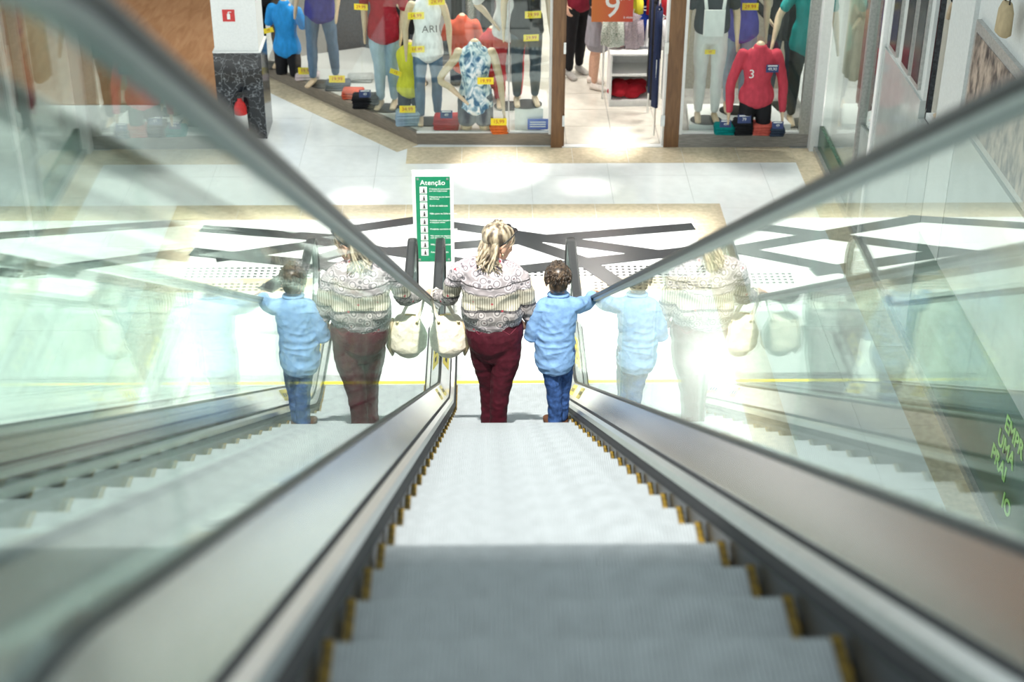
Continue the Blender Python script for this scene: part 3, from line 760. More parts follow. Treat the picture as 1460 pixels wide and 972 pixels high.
mannequin('half torso form in red dress among the display', 702, 140, redc, redc, .85, 0, True, noarms=True, bottom_kind='pants', sleeves='none')
mannequin('small half torso form in orange red top at the back of the display', 660, 120, cloth('orange_red', (0.62, 0.10, 0.05)), jean_d, .85, 0, True, noarms=True)
# right window
dung = mannequin('mannequin in white dungarees over a dark t-shirt', 1006, 170, cloth('charcoal', (0.04, 0.045, 0.055)), cloth('white_denim', (0.82, 0.82, 0.80), .03), 1.03, 0, arms=near, leg=(0, -.02), stance=.085, z0=.217, long_hem=.98, tags=[T_((-.02, -.13, .80), txt='59', w=.11)])
MB().prism([(-.10, -.172), (.10, -.172), (.11, -.15), (-.11, -.15)], .98, 1.26).build('bib', CL['white_denim'], dung)
for sx in (-1, 1): MB().tube([(sx*.085, -.16, 1.24, .018, .006), (sx*.10, -.135, 1.36, .018, .006), (sx*.10, -.05, 1.475, .018, .006), (sx*.07, .06, 1.46, .018, .006)], 8).build('strap', CL['white_denim'], dung, True)
mannequin('mannequin in violet blue polo and faded jeans', 1047, 156, cloth('violet_blue', (0.12, 0.11, 0.50)), jean_l, 1.06, 0, arms=((.25, .02, 1.12, .25, -.05, .88),)*2, stance=.08, z0=.217, tags=[T_((.06, -.15, 1.20), txt='29,99', w=.17)])
mannequin('mannequin in black jacket over white shirt and dark jeans', 1108, 150, blackc, jean_d, 1.05, 0, arms=hip, z0=.15, sleeves='long')
mannequin('mannequin in teal polo and black trousers with a card on the leg', 1140, 174, cloth('teal', (0.0, 0.23, 0.22)), blackc, 1.05, .05, arms=((.30, .02, 1.14, .36, -.06, .92), (.26, .02, 1.12, .27, -.10, .90)), z0=.15, leg=(0, .03), tags=[T_((.03, -.16, 1.22), txt='49,90', kind='b', w=.13), T_((.06, -.15, .84), txt='79,90', kind='b', w=.15)])
mannequin('half torso form in red polo with white number three', 1074, 187, cloth('red_polo', (0.55, 0.06, 0.09)), blackc, 1.0, 0, True, arms=((.27, .02, 1.08, .28, -.04, .80),)*2, z0=.22, long_hem=.90, sleeves='long', tags=[T_((.12, -.13, .74), txt='49,90', kind='b', w=.13)], txt=('3', .13, (-.09, -.138, .68), M_white))
MB().prism([(2.16, SY+.09), (3.25, SY+.09), (3.12, 16.35), (2.2, 16.35)], .148, .215).build('display_podium', M_white).matrix_world
tag(bpy.data.objects['display_podium'], 'low white podium in the right hand shop window', 'podium')
tag(MB().box(.30, .60, 15.83, 16.13, .128, .368).build('display_box', M_white), 'white box pedestal at the end of the left window', 'pedestal')
# folded clothes
def folded(n, px, py, z0, col, label, w=.24, d=.2, h=.028, rz=0.0, group=None, loc=None):
    q = loc if loc is not None else fl(px, py, z0)
    for i in range(n):
        b = MB().box(-w/2, w/2, -d/2, d/2, 0, h); 
        me = b.mesh(); bm = bmesh.new(); bm.from_mesh(me); bmesh.ops.bevel(bm, geom=bm.edges[:], offset=h*.42, segments=2, affect='EDGES'); bm.to_mesh(me); bm.free()
        me.polygons.foreach_set('use_smooth', [True]*len(me.polygons))
        o = mk('folded_garment', me, col, None, (q.x+random.uniform(-.008, .008), q.y+random.uniform(-.008, .008), z0+i*h), rz+random.uniform(-.08, .08))
        tag(o, label+', '+['bottom of the pile', 'second from the bottom', 'third from the bottom', 'fourth from the bottom', 'top of the pile'][4 if i == n-1 else i], 'folded clothes', group or label)
    return q, z0+n*h
def card(px, py, z, y, txt, kind, label, w=.17):
    q = aty(px, py, y); o = empty('price_card', label, 'price card', (q.x, y, q.z))
    t = price_tag(o, (0, 0, 0), txt, kind, 0, w); t.rotation_euler = (-.35, 0, 0)
    if kind == 'y': MB().box(-.012, .012, .004, .05, -w*.22, w*.1).build('stand', M_alu, o)
    else: MB().box(-.012, .012, .004, .05, -w*.32, w*.1).build('stand', M_alu, o)
    return o
random.seed(3)
for (n, px, py, z0, col, lb, w, tg) in (
    (5, 637, 182, .128, redc, 'folded red garment in the stack beside the tie-dye torso form', .27, ('49', 'b', 'navy price card on the stack of red garments', .13)),
    (5, 582, 176, .128, jean_l, 'folded pale blue denim in the stack at the window corner', .26, ('34,99', 'y', 'yellow price card on the pale blue denim stack', .17)),
    (5, 522, 152, .128, blackc, 'folded black garment in the stack at the slanted pane', .30, ('49', 'b', 'navy price card on the stack of black garments', .13)),
    (3, 482, 126, .128, cloth('grey', (0.10, 0.11, 0.13)), 'folded grey garment in the low stack by dark jeans', .28, ('19,99', 'y', 'yellow price card on the low grey stack', .18)),
    (2, 438, 111, .128, cloth('pale_pink', (0.75, 0.62, 0.62)), 'folded pale pink garment near the blue torso form', .28, ('19,99', 'y', 'yellow price card on the pale pink garments', .18)),
    (3, 503, 138, .128, cloth('orange_red', (0.62, 0.10, 0.05)), 'folded orange red garment at the slanted pane', .24, None),
    (2, 648, 172, .128, cloth('slate', (0.05, 0.07, 0.09)), 'folded slate garment behind the red stack', .3, None),
    (2, 514, 114, .128, cloth('pattern_grey', (.5, .5, .48)), 'folded patterned grey garment at the back of the display', .3, None),
    (3, 711, 187, .128, cloth('orange', (0.75, 0.18, 0.04)), 'folded orange garment beside the white pedestal', .18, ('15,99', 'y', 'yellow price card on the orange garments', .17)),
    (3, 1032, 188, .215, cloth('teal', (0.0, 0.23, 0.22)), 'folded teal garment on the white podium', .22, ('49', 'b', 'navy price card on the teal stack', .12)),
    (5, 1058, 189, .215, blackc, 'folded black garment in the stack on the white podium', .2, ('79', 'b', 'navy price card on the black stack of the podium', .14)),
    (4, 1086, 189, .215, cloth('coral', (0.60, 0.12, 0.09)), 'folded coral garment on the white podium', .22, None),
    (3, 1106, 190, .215, jean_d, 'folded dark denim at the right end of the podium', .16, ('49', 'b', 'navy price card on the dark denim of the podium', .12))):
    q, zt = folded(n, px, py, z0, col, lb, w)
    if tg:
        o = empty('price_card', tg[2], 'price card', (q.x, q.y-.07, zt+tg[3]*.3))
        t = price_tag(o, (0, 0, 0), tg[0], tg[1], 0, tg[3]); t.rotation_euler = (-.3, 0, 0)
q = fl(767, 190, .13)
o = empty('window_notice', 'small blue notice card standing inside the left window', 'notice', (q.x, SY+.13, .147)); MB().box(-.11, .11, -.004, .004, 0, .12).build('card', M_blue, o)
for z in (.03, .055, .08): MB().box(-.085, .085, -.0055, -.004, z, z+.010).build('text_line', M_white, o)
MB().box(-.02, .02, .005, .05, 0, .01).build('foot', M_blue, o)

# ------------------------------------------------------------------ inside the doorway
def hang_mesh(w, L, seed, d=.05):
    """garment on a hanger, seen from the front: shoulders, sleeves, folds"""
    rnd = random.Random(seed); pts = []
    prof = [(0, .04), (-.03, .10), (-.06, w*.42), (-.10, w*.5), (-.22, w*.47), (-L*.6, w*.45), (-L, w*.52)]
    m = MB(); m.tube([(0, 0, z, a, d*(.35 if i < 2 else 1)) for i, (z, a) in enumerate(prof)], 20)
    for sx in (-1, 1): m.tube([(sx*w*.40, 0, -.08, .045, .03), (sx*w*.52, .0, -.25, .045, .03), (sx*w*.55, 0, -.25-L*.3, .04, .028)], 10)
    for i, v in enumerate(m.v): m.v[i] = v+Vector((0, .012*math.sin(v.x*60+seed), 0))
    return m.mesh(True)
sh_ = empty('shelf_unit', 'white shelf unit with a red heap inside the shop door', 'shelf', (1.66, 17.0, .01))
for x in (-.27, .27): MB().box(x-.012, x+.012, -.2, .2, 0, .62).build('side_panel', M_white, sh_)
for z in (.06, .36, .60): MB().box(-.258, .258, -.2, .2, z, z+.02).build('shelf', M_white, sh_)
MB().box(-.258, .258, -.19, .2, 0, .06).build('plinth', M_white, sh_)
MB().box(-.258, .258, .19, .2, .06, .60).build('back_panel', M_white, sh_)
hm = MB()
random.seed(5)
for i in range(12): hm.ell((random.uniform(-.17, .13), random.uniform(-.12, .1), .04+random.uniform(0, .09)), (.10, .08, .05), Matrix.Rotation(random.uniform(0, 3), 3, 'Z'))
hm.v = [Vector((v.x, v.y, max(v.z, 0))) for v in hm.v]
tag(mk('clothes_heap', hm.remesh(.014, 3, .012, 14), cloth('deep_red', (.34, .01, .02)), None, (1.62, 16.98, .091)), 'heap of deep red clothes on the lower shelf', 'clothes')
gm = [(cloth('royal_blue', (.02, .06, .42)), 'royal blue'), (cloth('red', (.5, .03, .04)), 'red'), (cloth('floral', (.75, .75, .70), col2=(.05, .12, .06), sc=(26, 26, 26)), 'white floral'), (cloth('yellow', (.78, .72, .06)), 'yellow'), (cloth('dusty', (.5, .42, .42), col2=(.12, .1, .14), sc=(40, 40, 40)), 'speckled'), (cloth('white', (.8, .8, .8)), 'white'), (blackc, 'black')]
rail_ = empty('clothes_rail', 'chrome clothes rail above the white shelf unit', 'clothes rail', (1.66, 17.05, .63))
for x in (-.34, .34): MB().rod((x, 0, -.62), (x, 0, .82), .012).build('upright', M_alu, rail_)
MB().rod((-.34, 0, .46), (.34, 0, .46), .010).build('bar', M_alu, rail_); MB().rod((-.34, 0, .80), (.34, 0, .80), .010).build('bar', M_alu, rail_)
spec = [(-.25, .43, 2, .38), (-.13, .43, 1, .42), (-.03, .43, 4, .40), (.09, .43, 0, .34), (.24, .43, 5, .42), (-.2, .77, 2, .36), (-.05, .77, 3, .36), (.08, .77, 0, .34), (.25, .77, 1, .42)]
for i, (x, z, k, L) in enumerate(spec):
    o = mk('hanging_garment', hang_mesh(.17, L, i, .03), gm[k][0], None, (1.66+x, 16.97+.10*(i % 2)+(.05 if z > .6 else 0), .63+z-.02), .3*((i % 2)-.5))
    tag(o, '%s garment hanging on the %s bar of the chrome rail' % (gm[k][1], 'lower' if z < .8 else 'upper'), 'clothes', '%s garments on the %s bar of the chrome rail' % (gm[k][1], 'lower' if z < .8 else 'upper'))
    MB().wire([(0, 0, -.0), (0, 0, .03), (.012, 0, .045), (.0, 0, .052)], .004).build('hook', M_alu, o)
# dark garments at the right jamb
for i in range(4):
    o = mk('hanging_garment', hang_mesh(.10, 1.15, 20+i, .03), [cloth('navy', (.02, .03, .08)), blackc][i % 2], None, (1.80, 15.93+.215*i, 1.5), 1.5)
    tag(o, ['navy', 'black'][i % 2]+' long garment hanging just inside the right door jamb', 'clothes', ['navy', 'black'][i % 2]+' garments inside the right jamb')
    MB().wire([(0, 0, 0), (0, 0, .03), (.012, 0, .045), (0, 0, .052)], .004).build('hook', M_alu, o)
r2 = empty('clothes_rail', 'short clothes rail just inside the right door jamb', 'clothes rail', (1.80, 16.2, .01))
MB().rod((0, -.3, 1.545), (0, .4, 1.545), .01).build('bar', M_alu, r2); MB().rod((0, .4, 0), (0, .4, 1.55), .012).build('upright', M_alu, r2); MB().rod((0, -.3, 0.02), (0, -.3, 1.55), .012).build('upright', M_alu, r2)
# back rails of the left window
for r_i, (xa, xb, y, z) in enumerate(((-1.3, .6, 17.9, 1.25),)):
    e = empty('clothes_rail', ['clothes rail at the back of the left window display', 'second clothes rail deeper in the shop'][r_i], 'clothes rail', ((xa+xb)/2, y, .01))
    hw_ = (xb-xa)/2
    for x in (-hw_, hw_): MB().rod((x, 0, 0), (x, 0, z+.02), .014).build('upright', M_alu, e)
    MB().rod((-hw_, 0, z+.02), (hw_, 0, z+.02), .012).build('bar', M_alu, e)
    for i in range(11):
        k = [6, 0, 6, 1, 5, 6, 2, 6, 4, 1, 6][(i+r_i*3) % 11]
        o = mk('hanging_garment', hang_mesh(.24, .72, 40+i+20*r_i), gm[k][0], None, (xa+.1+(xb-xa-.2)*i/10, y, z), 1.35)
        tag(o, '%s garment on the %s behind the left display' % (gm[k][1], ['nearer rail', 'deeper rail'][r_i]), 'clothes', '%s garments on the %s' % (gm[k][1], ['nearer rail', 'deeper rail'][r_i]))
        MB().wire([(0, 0, 0), (0, 0, .012), (.01, 0, .03), (0, 0, .036)], .004).build('hook', M_alu, o)
# price board
q0, q1 = aty(843, 31, 16.35), aty(902, 31, 16.35)
pb = empty('price_board', 'orange red hanging price board with a big white nine', 'sign', ((q0.x+q1.x)/2, 16.35, q0.z))
pw = (q1.x-q0.x)/2
def boardmat():
    m, nt, b = new_mat('orange_board'); v = coords(nt, (1, 1, 1)); sp = N(nt, 'ShaderNodeSeparateXYZ'); nt.links.new(v, sp.inputs[0])
    mr = N(nt, 'ShaderNodeMapRange'); mr.inputs[1].default_value = -pw; mr.inputs[2].default_value = pw; nt.links.new(sp.outputs[0], mr.inputs[0])
    r = ramp(nt, [(0, (.62, .17, .03)), (1, (.55, .05, .03))]); nt.links.new(mr.outputs[0], r.inputs[0]); nt.links.new(r.outputs[0], b.inputs['Base Color']); return m
MB().box(-pw, pw, -.006, .006, 0, .52).build('board', boardmat(), pb)
put_text('lettering', '9', .36, M_white, pb, (-.0, -.007, .16)); put_text('lettering', ',90', .10, M_white, pb, (.14, -.007, .27)); put_text('lettering', 'à vista', .04, M_white, pb, (.17, -.007, .05))
for sx in (-1, 1): MB().rod((sx*pw*.8, 0, .52), (sx*pw*.8, 0, 3.2-q0.z), .003).build('cord', M_alu, pb)
# clothes behind the right shopfront pane
for i, (y, m_, lb, L) in enumerate(((14.72, cloth('cream', (.62, .55, .42)), 'long cream coat hanging behind the side shopfront pane', 1.3), (14.05, marc, 'maroon coat hanging behind the side shopfront pane', 1.35), (13.58, blackc, 'black coat hanging in the narrow side shopfront bay', 1.3))):
    o = mk('hanging_coat', hang_mesh(.36, L, 80+i, .07), m_, None, (RX+.14, y+.25*(i < 2), 2.35), math.pi/2); tag(o, lb, 'coat')
    MB().rod((0, 0, -.01), (0, 0, 1.2), .004).build('cord', M_alu, o)
mannequin('mannequin in long black coat in the side shopfront recess', 0, 0, blackc, blackc, 1.05, -1.4, arms=((.24, .02, 1.12, .25, -.04, .88),)*2, sleeves='long', z0=1.83, loc=Vector((RX+.26, 11.75, 0)), bottom_kind='skirt')
tag(MB().box(RX+.06, RX+.49, 11.51, 11.97, 1.78, 1.83).build('recess_shelf', M_white), 'white shelf in the side shopfront recess', 'shelf')
q = atx(1432, 25, RX-.08)
o = empty('hanging_bag', 'small tan bag hung high on the side shopfront', 'bag', (RX-.075, q.y, q.z-.12))
MB().tube([(0, 0, 0, .03, .07), (0, 0, .02, .05, .10), (0, 0, .16, .045, .10), (0, 0, .22, .03, .06)], 14).build('bag_body', cloth('tan', (.42, .33, .2)), o, True)
MB().wire([(0, -.05, .2), (0, -.03, .36), (0, .03, .36), (0, .05, .2)], .006).build('strap', M_ink, o, True)
MB().box(-.01, .075, -.006, .006, .355, .367).build('hook', M_alu, o)

# ------------------------------------------------------------------ people
def skinfig(chains): 
    m = MB()
    for c in chains: m.chain(c[0], c[2] if len(c) > 2 else 14, c[1] if len(c) > 1 else None)
    return m
def frame(f, up=(0, 0, 1)):
    f = Vector(f).normalized(); u = Vector(up); r = f.cross(u).normalized(); u = r.cross(f)
    return Matrix((r, f, u)).transposed()                # columns: right, forward, up
def head_into(m, c, fdir, s=1.0, up=(0, 0, 1)):
    """skull, jaw, nose, ears, brow; fdir = where the face looks"""
    R = frame(fdir, up); C = Vector(c); q = lambda x, y, z: C+R@Vector((x, y, z))*s
    m.ell(q(0, -.008, .03), (.074*s, .094*s, .088*s), R); m.ell(q(0, .03, -.045), (.055*s, .062*s, .068*s), R)
    m.ell(q(0, .062, -.088), (.026*s, .022*s, .02*s), R)
    m.chain([tuple(q(0, .082, .018))+(.008*s,), tuple(q(0, .096, -.008))+(.011*s,), tuple(q(0, .101, -.022))+(.014*s,)], 8, None, 3)
    for sx in (-1, 1):
        m.ell(q(sx*.076, -.005, -.008), (.010*s, .02*s, .033*s), R); m.ell(q(sx*.034, .074, .028), (.022*s, .012*s, .008*s), R); m.ell(q(sx*.038, .062, -.02), (.022*s, .022*s, .02*s), R)
    m.ell(q(0, .084, -.052), (.022*s, .010*s, .009*s), R)
    return R, q
def face_parts(par, base, q, R, s, lipcol=(0.45, 0.12, 0.10)):
    for sx in (-1, 1):
        e = MB().ell(q(sx*.032, .078, .008)-base, (.013*s, .008*s, .008*s), R, 10, 6).build('eye', mat('eye_white', (.75, .74, .72), .2), par, True)
        MB().ell(q(sx*.032, .085, .008)-base, (.0055*s, .003*s, .0055*s), R, 8, 5).build('iris', mat('iris', (.04, .02, .01), .2), e, True)
    MB().ell(q(0, .093, -.052)-base, (.021*s, .005*s, .007*s), R, 10, 6).build('mouth', mat('lips', lipcol, .4), par, True)
def hand_into(m, w, d, pn, s=1.0, curl=.6, side=1):
    """palm, four unequal bent fingers and a thumb; d = finger direction, pn = palm normal"""
    d = Vector(d).normalized(); pn = Vector(pn); pn = (pn-d*pn.dot(d)).normalized(); l = d.cross(pn)*side
    W = Vector(w); k = s
    m.chain([tuple(W-d*.01)+(.026*k, .017*k), tuple(W+d*.035*k)+(.036*k, .015*k), tuple(W+d*.078*k)+(.038*k, .013*k)], 12, l, 3)
    for i, L in enumerate((.070, .078, .072, .056)):
        b = W+d*.078*k+l*((.027-.018*i)*k)
        a1, a2, a3 = curl*.5, curl*1.2, curl*1.9
        p1 = b+(d*math.cos(a1)+pn*math.sin(a1))*L*.42*k; p2 = p1+(d*math.cos(a2)+pn*math.sin(a2))*L*.33*k; p3 = p2+(d*math.cos(a3)+pn*math.sin(a3))*L*.27*k
        m.chain([tuple(b)+(.0090*k,), tuple(p1)+(.0086*k,), tuple(p2)+(.008*k,), tuple(p3)+(.0068*k,)], 8, None, 3)
    b = W+d*.022*k+l*.030*k; p1 = b+(l*.7+d*.6+pn*.35).normalized()*.036*k; p2 = p1+(l*.2+d*.8+pn*.55).normalized()*.03*k
    m.chain([tuple(b)+(.0125*k,), tuple(p1)+(.0105*k,), tuple(p2)+(.0085*k,)], 8, None, 3)
    return m
SPX = 1/230.0
FEET_Y = 8.66
step_z = CAM_Z-VOFF-TAN*8.5-0.205
# find the step the two stand on
_sy = [float(np.interp(float(np.interp(1.932, [p[0] for p in NOSE], NS))+0.41*k, NS, [p[0] for p in NOSE])) for k in range(0, 30)]
_nose = min(_sy, key=lambda y: abs(y-8.855)); TREAD_Z = CAM_Z-VOFF-TAN*_nose; FEET_Y = _nose-.17
def W_(px, py, dy=0.0): return aty(px, py, FEET_Y+dy)
def rel(base, lst): return [tuple(Vector(p[:3])-base)+tuple(p[3:]) for p in lst]
def C_(px, py, dy, a, b=None): v = W_(px, py, dy); return (v.x, v.y, v.z, a*SPX, (a*SPX if b is None else b))

def blouse_mat(z0, z1):
    m, nt, b = new_mat('printed_blouse'); L = nt.links.new
    v = coords(nt); sp = N(nt, 'ShaderNodeSeparateXYZ'); L(v, sp.inputs[0])
    nz = N(nt, 'ShaderNodeTexNoise'); nz.inputs['Scale'].default_value = 6; L(v, nz.inputs['Vector'])
    ad = N(nt, 'ShaderNodeMath', operation='MULTIPLY_ADD'); ad.inputs[1].default_value = .05; L(nz.outputs['Fac'], ad.inputs[0]); L(sp.outputs[2], ad.inputs[2])
    mr = N(nt, 'ShaderNodeMapRange'); mr.inputs[1].default_value = z0+.025; mr.inputs[2].default_value = z1+.025; L(ad.outputs[0], mr.inputs[0])
    W, P, G, K, D = (.74, .69, .70), (.70, .61, .64), (.40, .39, .37), (.52, .49, .40), (.13, .125, .125)
    base = ramp(nt, [(0, (.36, .34, .34)), (.10, (.6, .57, .58)), (.14, G), (.22, (.46, .44, .42)), (.36, D), (.40, K), (.62, K), (.64, G), (.66, W), (.74, W), (.76, D), (.78, W), (1.0, P)], 'CONSTANT'); L(mr.outputs[0], base.inputs[0])
    # ring flowers
    vo = N(nt, 'ShaderNodeTexVoronoi'); vo.inputs['Scale'].default_value = 21; L(v, vo.inputs['Vector'])
    rr = ramp(nt, [(0, (.35, .08, .10)), (.12, (.30, .26, .28)), (.18, (.95, .9, .92)), (.34, (.95, .9, .92)), (.38, (.22, .21, .23)), (.45, (.2, .19, .21)), (.50, (.8, .76, .78)), (.62, (.8, .76, .78)), (.66, (.46, .43, .44))]); L(vo.outputs['Distance'], rr.inputs[0])
    # fine ribs
    wv = N(nt, 'ShaderNodeTexWave'); wv.inputs['Scale'].default_value = 22; wv.inputs['Distortion'].default_value = .6; L(v, wv.inputs['Vector'])
    wr_ = ramp(nt, [(.25, (.36, .34, .30)), (.45, (1, 1, 1))]); L(wv.outputs['Fac'], wr_.inputs[0])
    sel = ramp(nt, [(0, (0, 0, 0)), (.40, (1, 1, 1)), (.62, (0, 0, 0))], 'CONSTANT'); L(mr.outputs[0], sel.inputs[0])
    mx = N(nt, 'ShaderNodeMixRGB'); L(sel.outputs[0], mx.inputs[0]); L(rr.outputs[0], mx.inputs[1]); L(wr_.outputs[0], mx.inputs[2])
    mu = N(nt, 'ShaderNodeMixRGB', blend_type='MULTIPLY'); mu.inputs[0].default_value = .92; L(base.outputs[0], mu.inputs[1]); L(mx.outputs[0], mu.inputs[2])
    # red specks
    v2 = N(nt, 'ShaderNodeTexVoronoi'); v2.inputs['Scale'].default_value = 13; L(v, v2.inputs['Vector'])
    r2 = ramp(nt, [(.10, (1, 1, 1)), (.14, (0, 0, 0))]); L(v2.outputs['Distance'], r2.inputs[0])
    m3_ = N(nt, 'ShaderNodeMixRGB'); m3_.inputs[2].default_value = (.35, .04, .06, 1); L(r2.outputs[0], m3_.inputs[0]); L(mu.outputs[0], m3_.inputs[1])
    L(m3_.outputs[0], b.inputs['Base Color']); b.inputs['Roughness'].default_value = .75
    return m
def hair_mat(name, c1, c2, c3, sc):
    m, nt, b = new_mat(name); v = coords(nt, sc); nz = N(nt, 'ShaderNodeTexNoise'); nz.inputs['Scale'].default_value = 1; nz.inputs['Detail'].default_value = 3
    nt.links.new(v, nz.inputs['Vector']); r = ramp(nt, [(.35, c1), (.5, c2), (.64, c3)]); nt.links.new(nz.outputs['Fac'], r.inputs[0]); nt.links.new(r.outputs[0], b.inputs['Base Color'])
    b.inputs['Roughness'].default_value = .38; return m

# ---- woman
WB = Vector((W_(705, 600).x, FEET_Y, TREAD_Z))
wom = empty('person', 'woman with blonde hair in printed blouse and maroon trousers holding a boy\'s hand', 'person', WB)
r_ = lambda l: rel(WB, l)
legR = [C_(722, 478, -.01, 20, .105), C_(722, 505, -.02, 20.5, .098), C_(716, 540, -.03, 16.5, .078), C_(713, 560, -.03, 14, .068), C_(711, 585, -.03, 12.5, .058), C_(710, 607, -.03, 12.5, .056)]
legL = [C_(689, 478, .02, 20, .105), C_(690, 505, .04, 19, .096), C_(697, 540, .07, 15.5, .075), C_(698, 560, .08, 13.5, .066), C_(698, 585, .08, 12.5, .056), C_(698, 607, .08, 12.5, .055)]
pelv = [C_(703, 447, .0, 37, .10), C_(704, 458, -.0, 39, .115), C_(705, 472, -.005, 41, .13), C_(705, 486, -.005, 38, .13), C_(705, 497, 0, 31, .11)]
butt = [((688, 480), -.03), ((722, 480), -.035)]
tors = [C_(702, 462, 0, 39, .115), C_(702, 446, 0, 43, .135), C_(701, 428, -.0, 41, .13), C_(700, 410, -.01, 40, .125), C_(699, 394, -.01, 42, .12), C_(699, 382, 0, 38, .105), C_(702, 372, .01, 20, .075), C_(705, 364, .02, 13, .055)]
shld = [C_(657, 386, .0, 12, .06), C_(680, 380, -.01, 14, .08), C_(720, 385, -.01, 14, .08), C_(741, 397, .0, 12, .06)]
HX = -.3825
hand_y = FEET_Y+.34; hand_z = rail_line(hand_y)+.014/math.cos(INC)
HL = Vector((HX+.012, hand_y-.04, hand_z+.055))
armL = [C_(656, 386, 0, 13.5), C_(647, 405, .06, 12.5), C_(641, 424, .12, 11), tuple((Vector(W_(641, 424, .12))*.45+HL*.55)+Vector((0, 0, -.01)))+(.036, .036), tuple(HL)+(.026, .026)]
HRp = W_(753, 462, .05)
armR = [C_(741, 397, 0, 13.5), C_(748, 418, .0, 12.5), C_(754, 440, .02, 11), C_(754, 453, .04, 8.5), tuple(HRp)+(.026, .026)]
body = MB()
for c in (pelv, tors, shld): body.chain([(p[0], p[1], p[2], p[3]*.92, p[4]*.92) for p in r_(c)], 18, (1, 0, 0))
for c in (legR, legL): body.chain([(p[0], p[1], p[2], p[3]*.88, p[4]*.88) for p in r_(c)], 14, (1, 0, 0))
for c in (armL, armR): body.chain([(p[0], p[1], p[2], p[3]*.82, p[4]*.82) for p in r_(c)], 12, (0, 1, 0))
for (px, dy) in ((710, -.03), (698, .08)):
    a = W_(px, 607, dy)-WB; body.chain([(a.x, a.y, .07, .04, .045), (a.x, a.y+.03, .045, .042, .04), (a.x, a.y+.12, .028, .04, .022), (a.x, a.y+.16, .024, .03, .015)], 12, (1, 0, 0))
hc = W_(710, 347, .01)
body.chain([tuple(W_(704, 372, .02)-WB)+(.055, .055), tuple(W_(708, 358, .02)-WB)+(.05, .05), tuple(hc-WB)+(.05, .05)], 12, (1, 0, 0))
FD = (.80, .52, -.30)
Rh, qh = head_into(body, hc-WB, FD, 1.0)
hand_into(body, HL-WB+Vector((0, .0, -.005)), (-.12, .85, -.52), (0, -.5, -.85), .95, .55, 1)
hand_into(body, HRp-WB, (.15, .35, -1), (1, .1, 0), .95, .8, -1)
mk('body', body.remesh(.0055, 2), M_skin, wom)
face_parts(wom, Vector((0, 0, 0)), qh, Rh, 1.0)
tr = MB().chain(r_(pelv), 20, (1, 0, 0)); tr.chain(r_(legR), 16, (1, 0, 0)); tr.chain(r_(legL), 16, (1, 0, 0))
for (pp, dy) in butt: c = W_(pp[0], pp[1], dy)-WB; tr.ell(c, (.086, .082, .115))
tro = mk('trousers', tr.remesh(.006, 3, .003, 11, 2, .005), cloth('wine_twill', (0.056, 0.006, 0.013), .12, (6, 6, 5), .65, .2, 30), wom)
M_stitch = cloth('wine_stitch', (.17, .03, .05)); M_gold = mat('brass', (.75, .62, .35), .3, 1.0)
def onback(px, py): return W_(px, py, -.17)-WB
for (x0, x1, y0) in ((673, 693, 464), (716, 738, 464)):
    pk = [onback(x0, y0+1), onback(x0+1, y0+14), onback((x0+x1)/2, y0+20), onback(x1, y0+13), onback(x1, y0-1)]
    # project seam points onto the trouser surface
    def drop(p):
        ok, co, no, ix = tro.ray_cast(p+Vector((0, -.2, 0)), Vector((0, 1, 0)))
        return co+Vector((0, -.001, 0)) if ok else p
    pts = []
    for a, b in zip(pk, pk[1:]+pk[:1]):
        for k in range(6): pts.append(drop(a.lerp(b, k/6)))
    pts.append(pts[0])
    MB().wire(pts, .0022, 5).build('pocket_seam', M_stitch, tro, True)
    for c in (pk[0], pk[4]): cc = drop(c); MB().ell(cc, (.004, .003, .004)).build('rivet', M_gold, tro, True)
zs_ = [Vector(p[:3]).z-WB.z for p in tors]
bl = MB().chain(r_(tors[:-1]), 22, (1, 0, 0)); bl.chain(r_(shld), 16, (0, 0, 1)); bl.chain(r_(armL[:-1]), 14, (0, 1, 0)); bl.chain(r_(armR[:-1]), 14, (0, 1, 0))
bl.ell(W_(675, 438, -.03)-WB, (.07, .11, .07)); bl.ell(W_(727, 440, -.03)-WB, (.07, .11, .07))
blo = mk('blouse', bl.remesh(.006, 3, .004, 11, 5, .009), blouse_mat(zs_[0], zs_[5]+.03), wom)
for (px, dy) in ((710, -.03), (698, .08)):
    a = W_(px, 607, dy)-WB
    sm = MB(); sm.chain([(a.x, a.y-.02, .045, .038, .042), (a.x, a.y+.04, .042, .042, .040), (a.x, a.y+.12, .032, .043, .028), (a.x, a.y+.17, .026, .034, .02)], 12, (1, 0, 0))
    sm.v = [Vector((v.x, v.y, max(v.z, .004))) for v in sm.v]
    mk('shoe', sm.remesh(.007, 2), cloth('shoe_black', (.03, .02, .02)), wom)
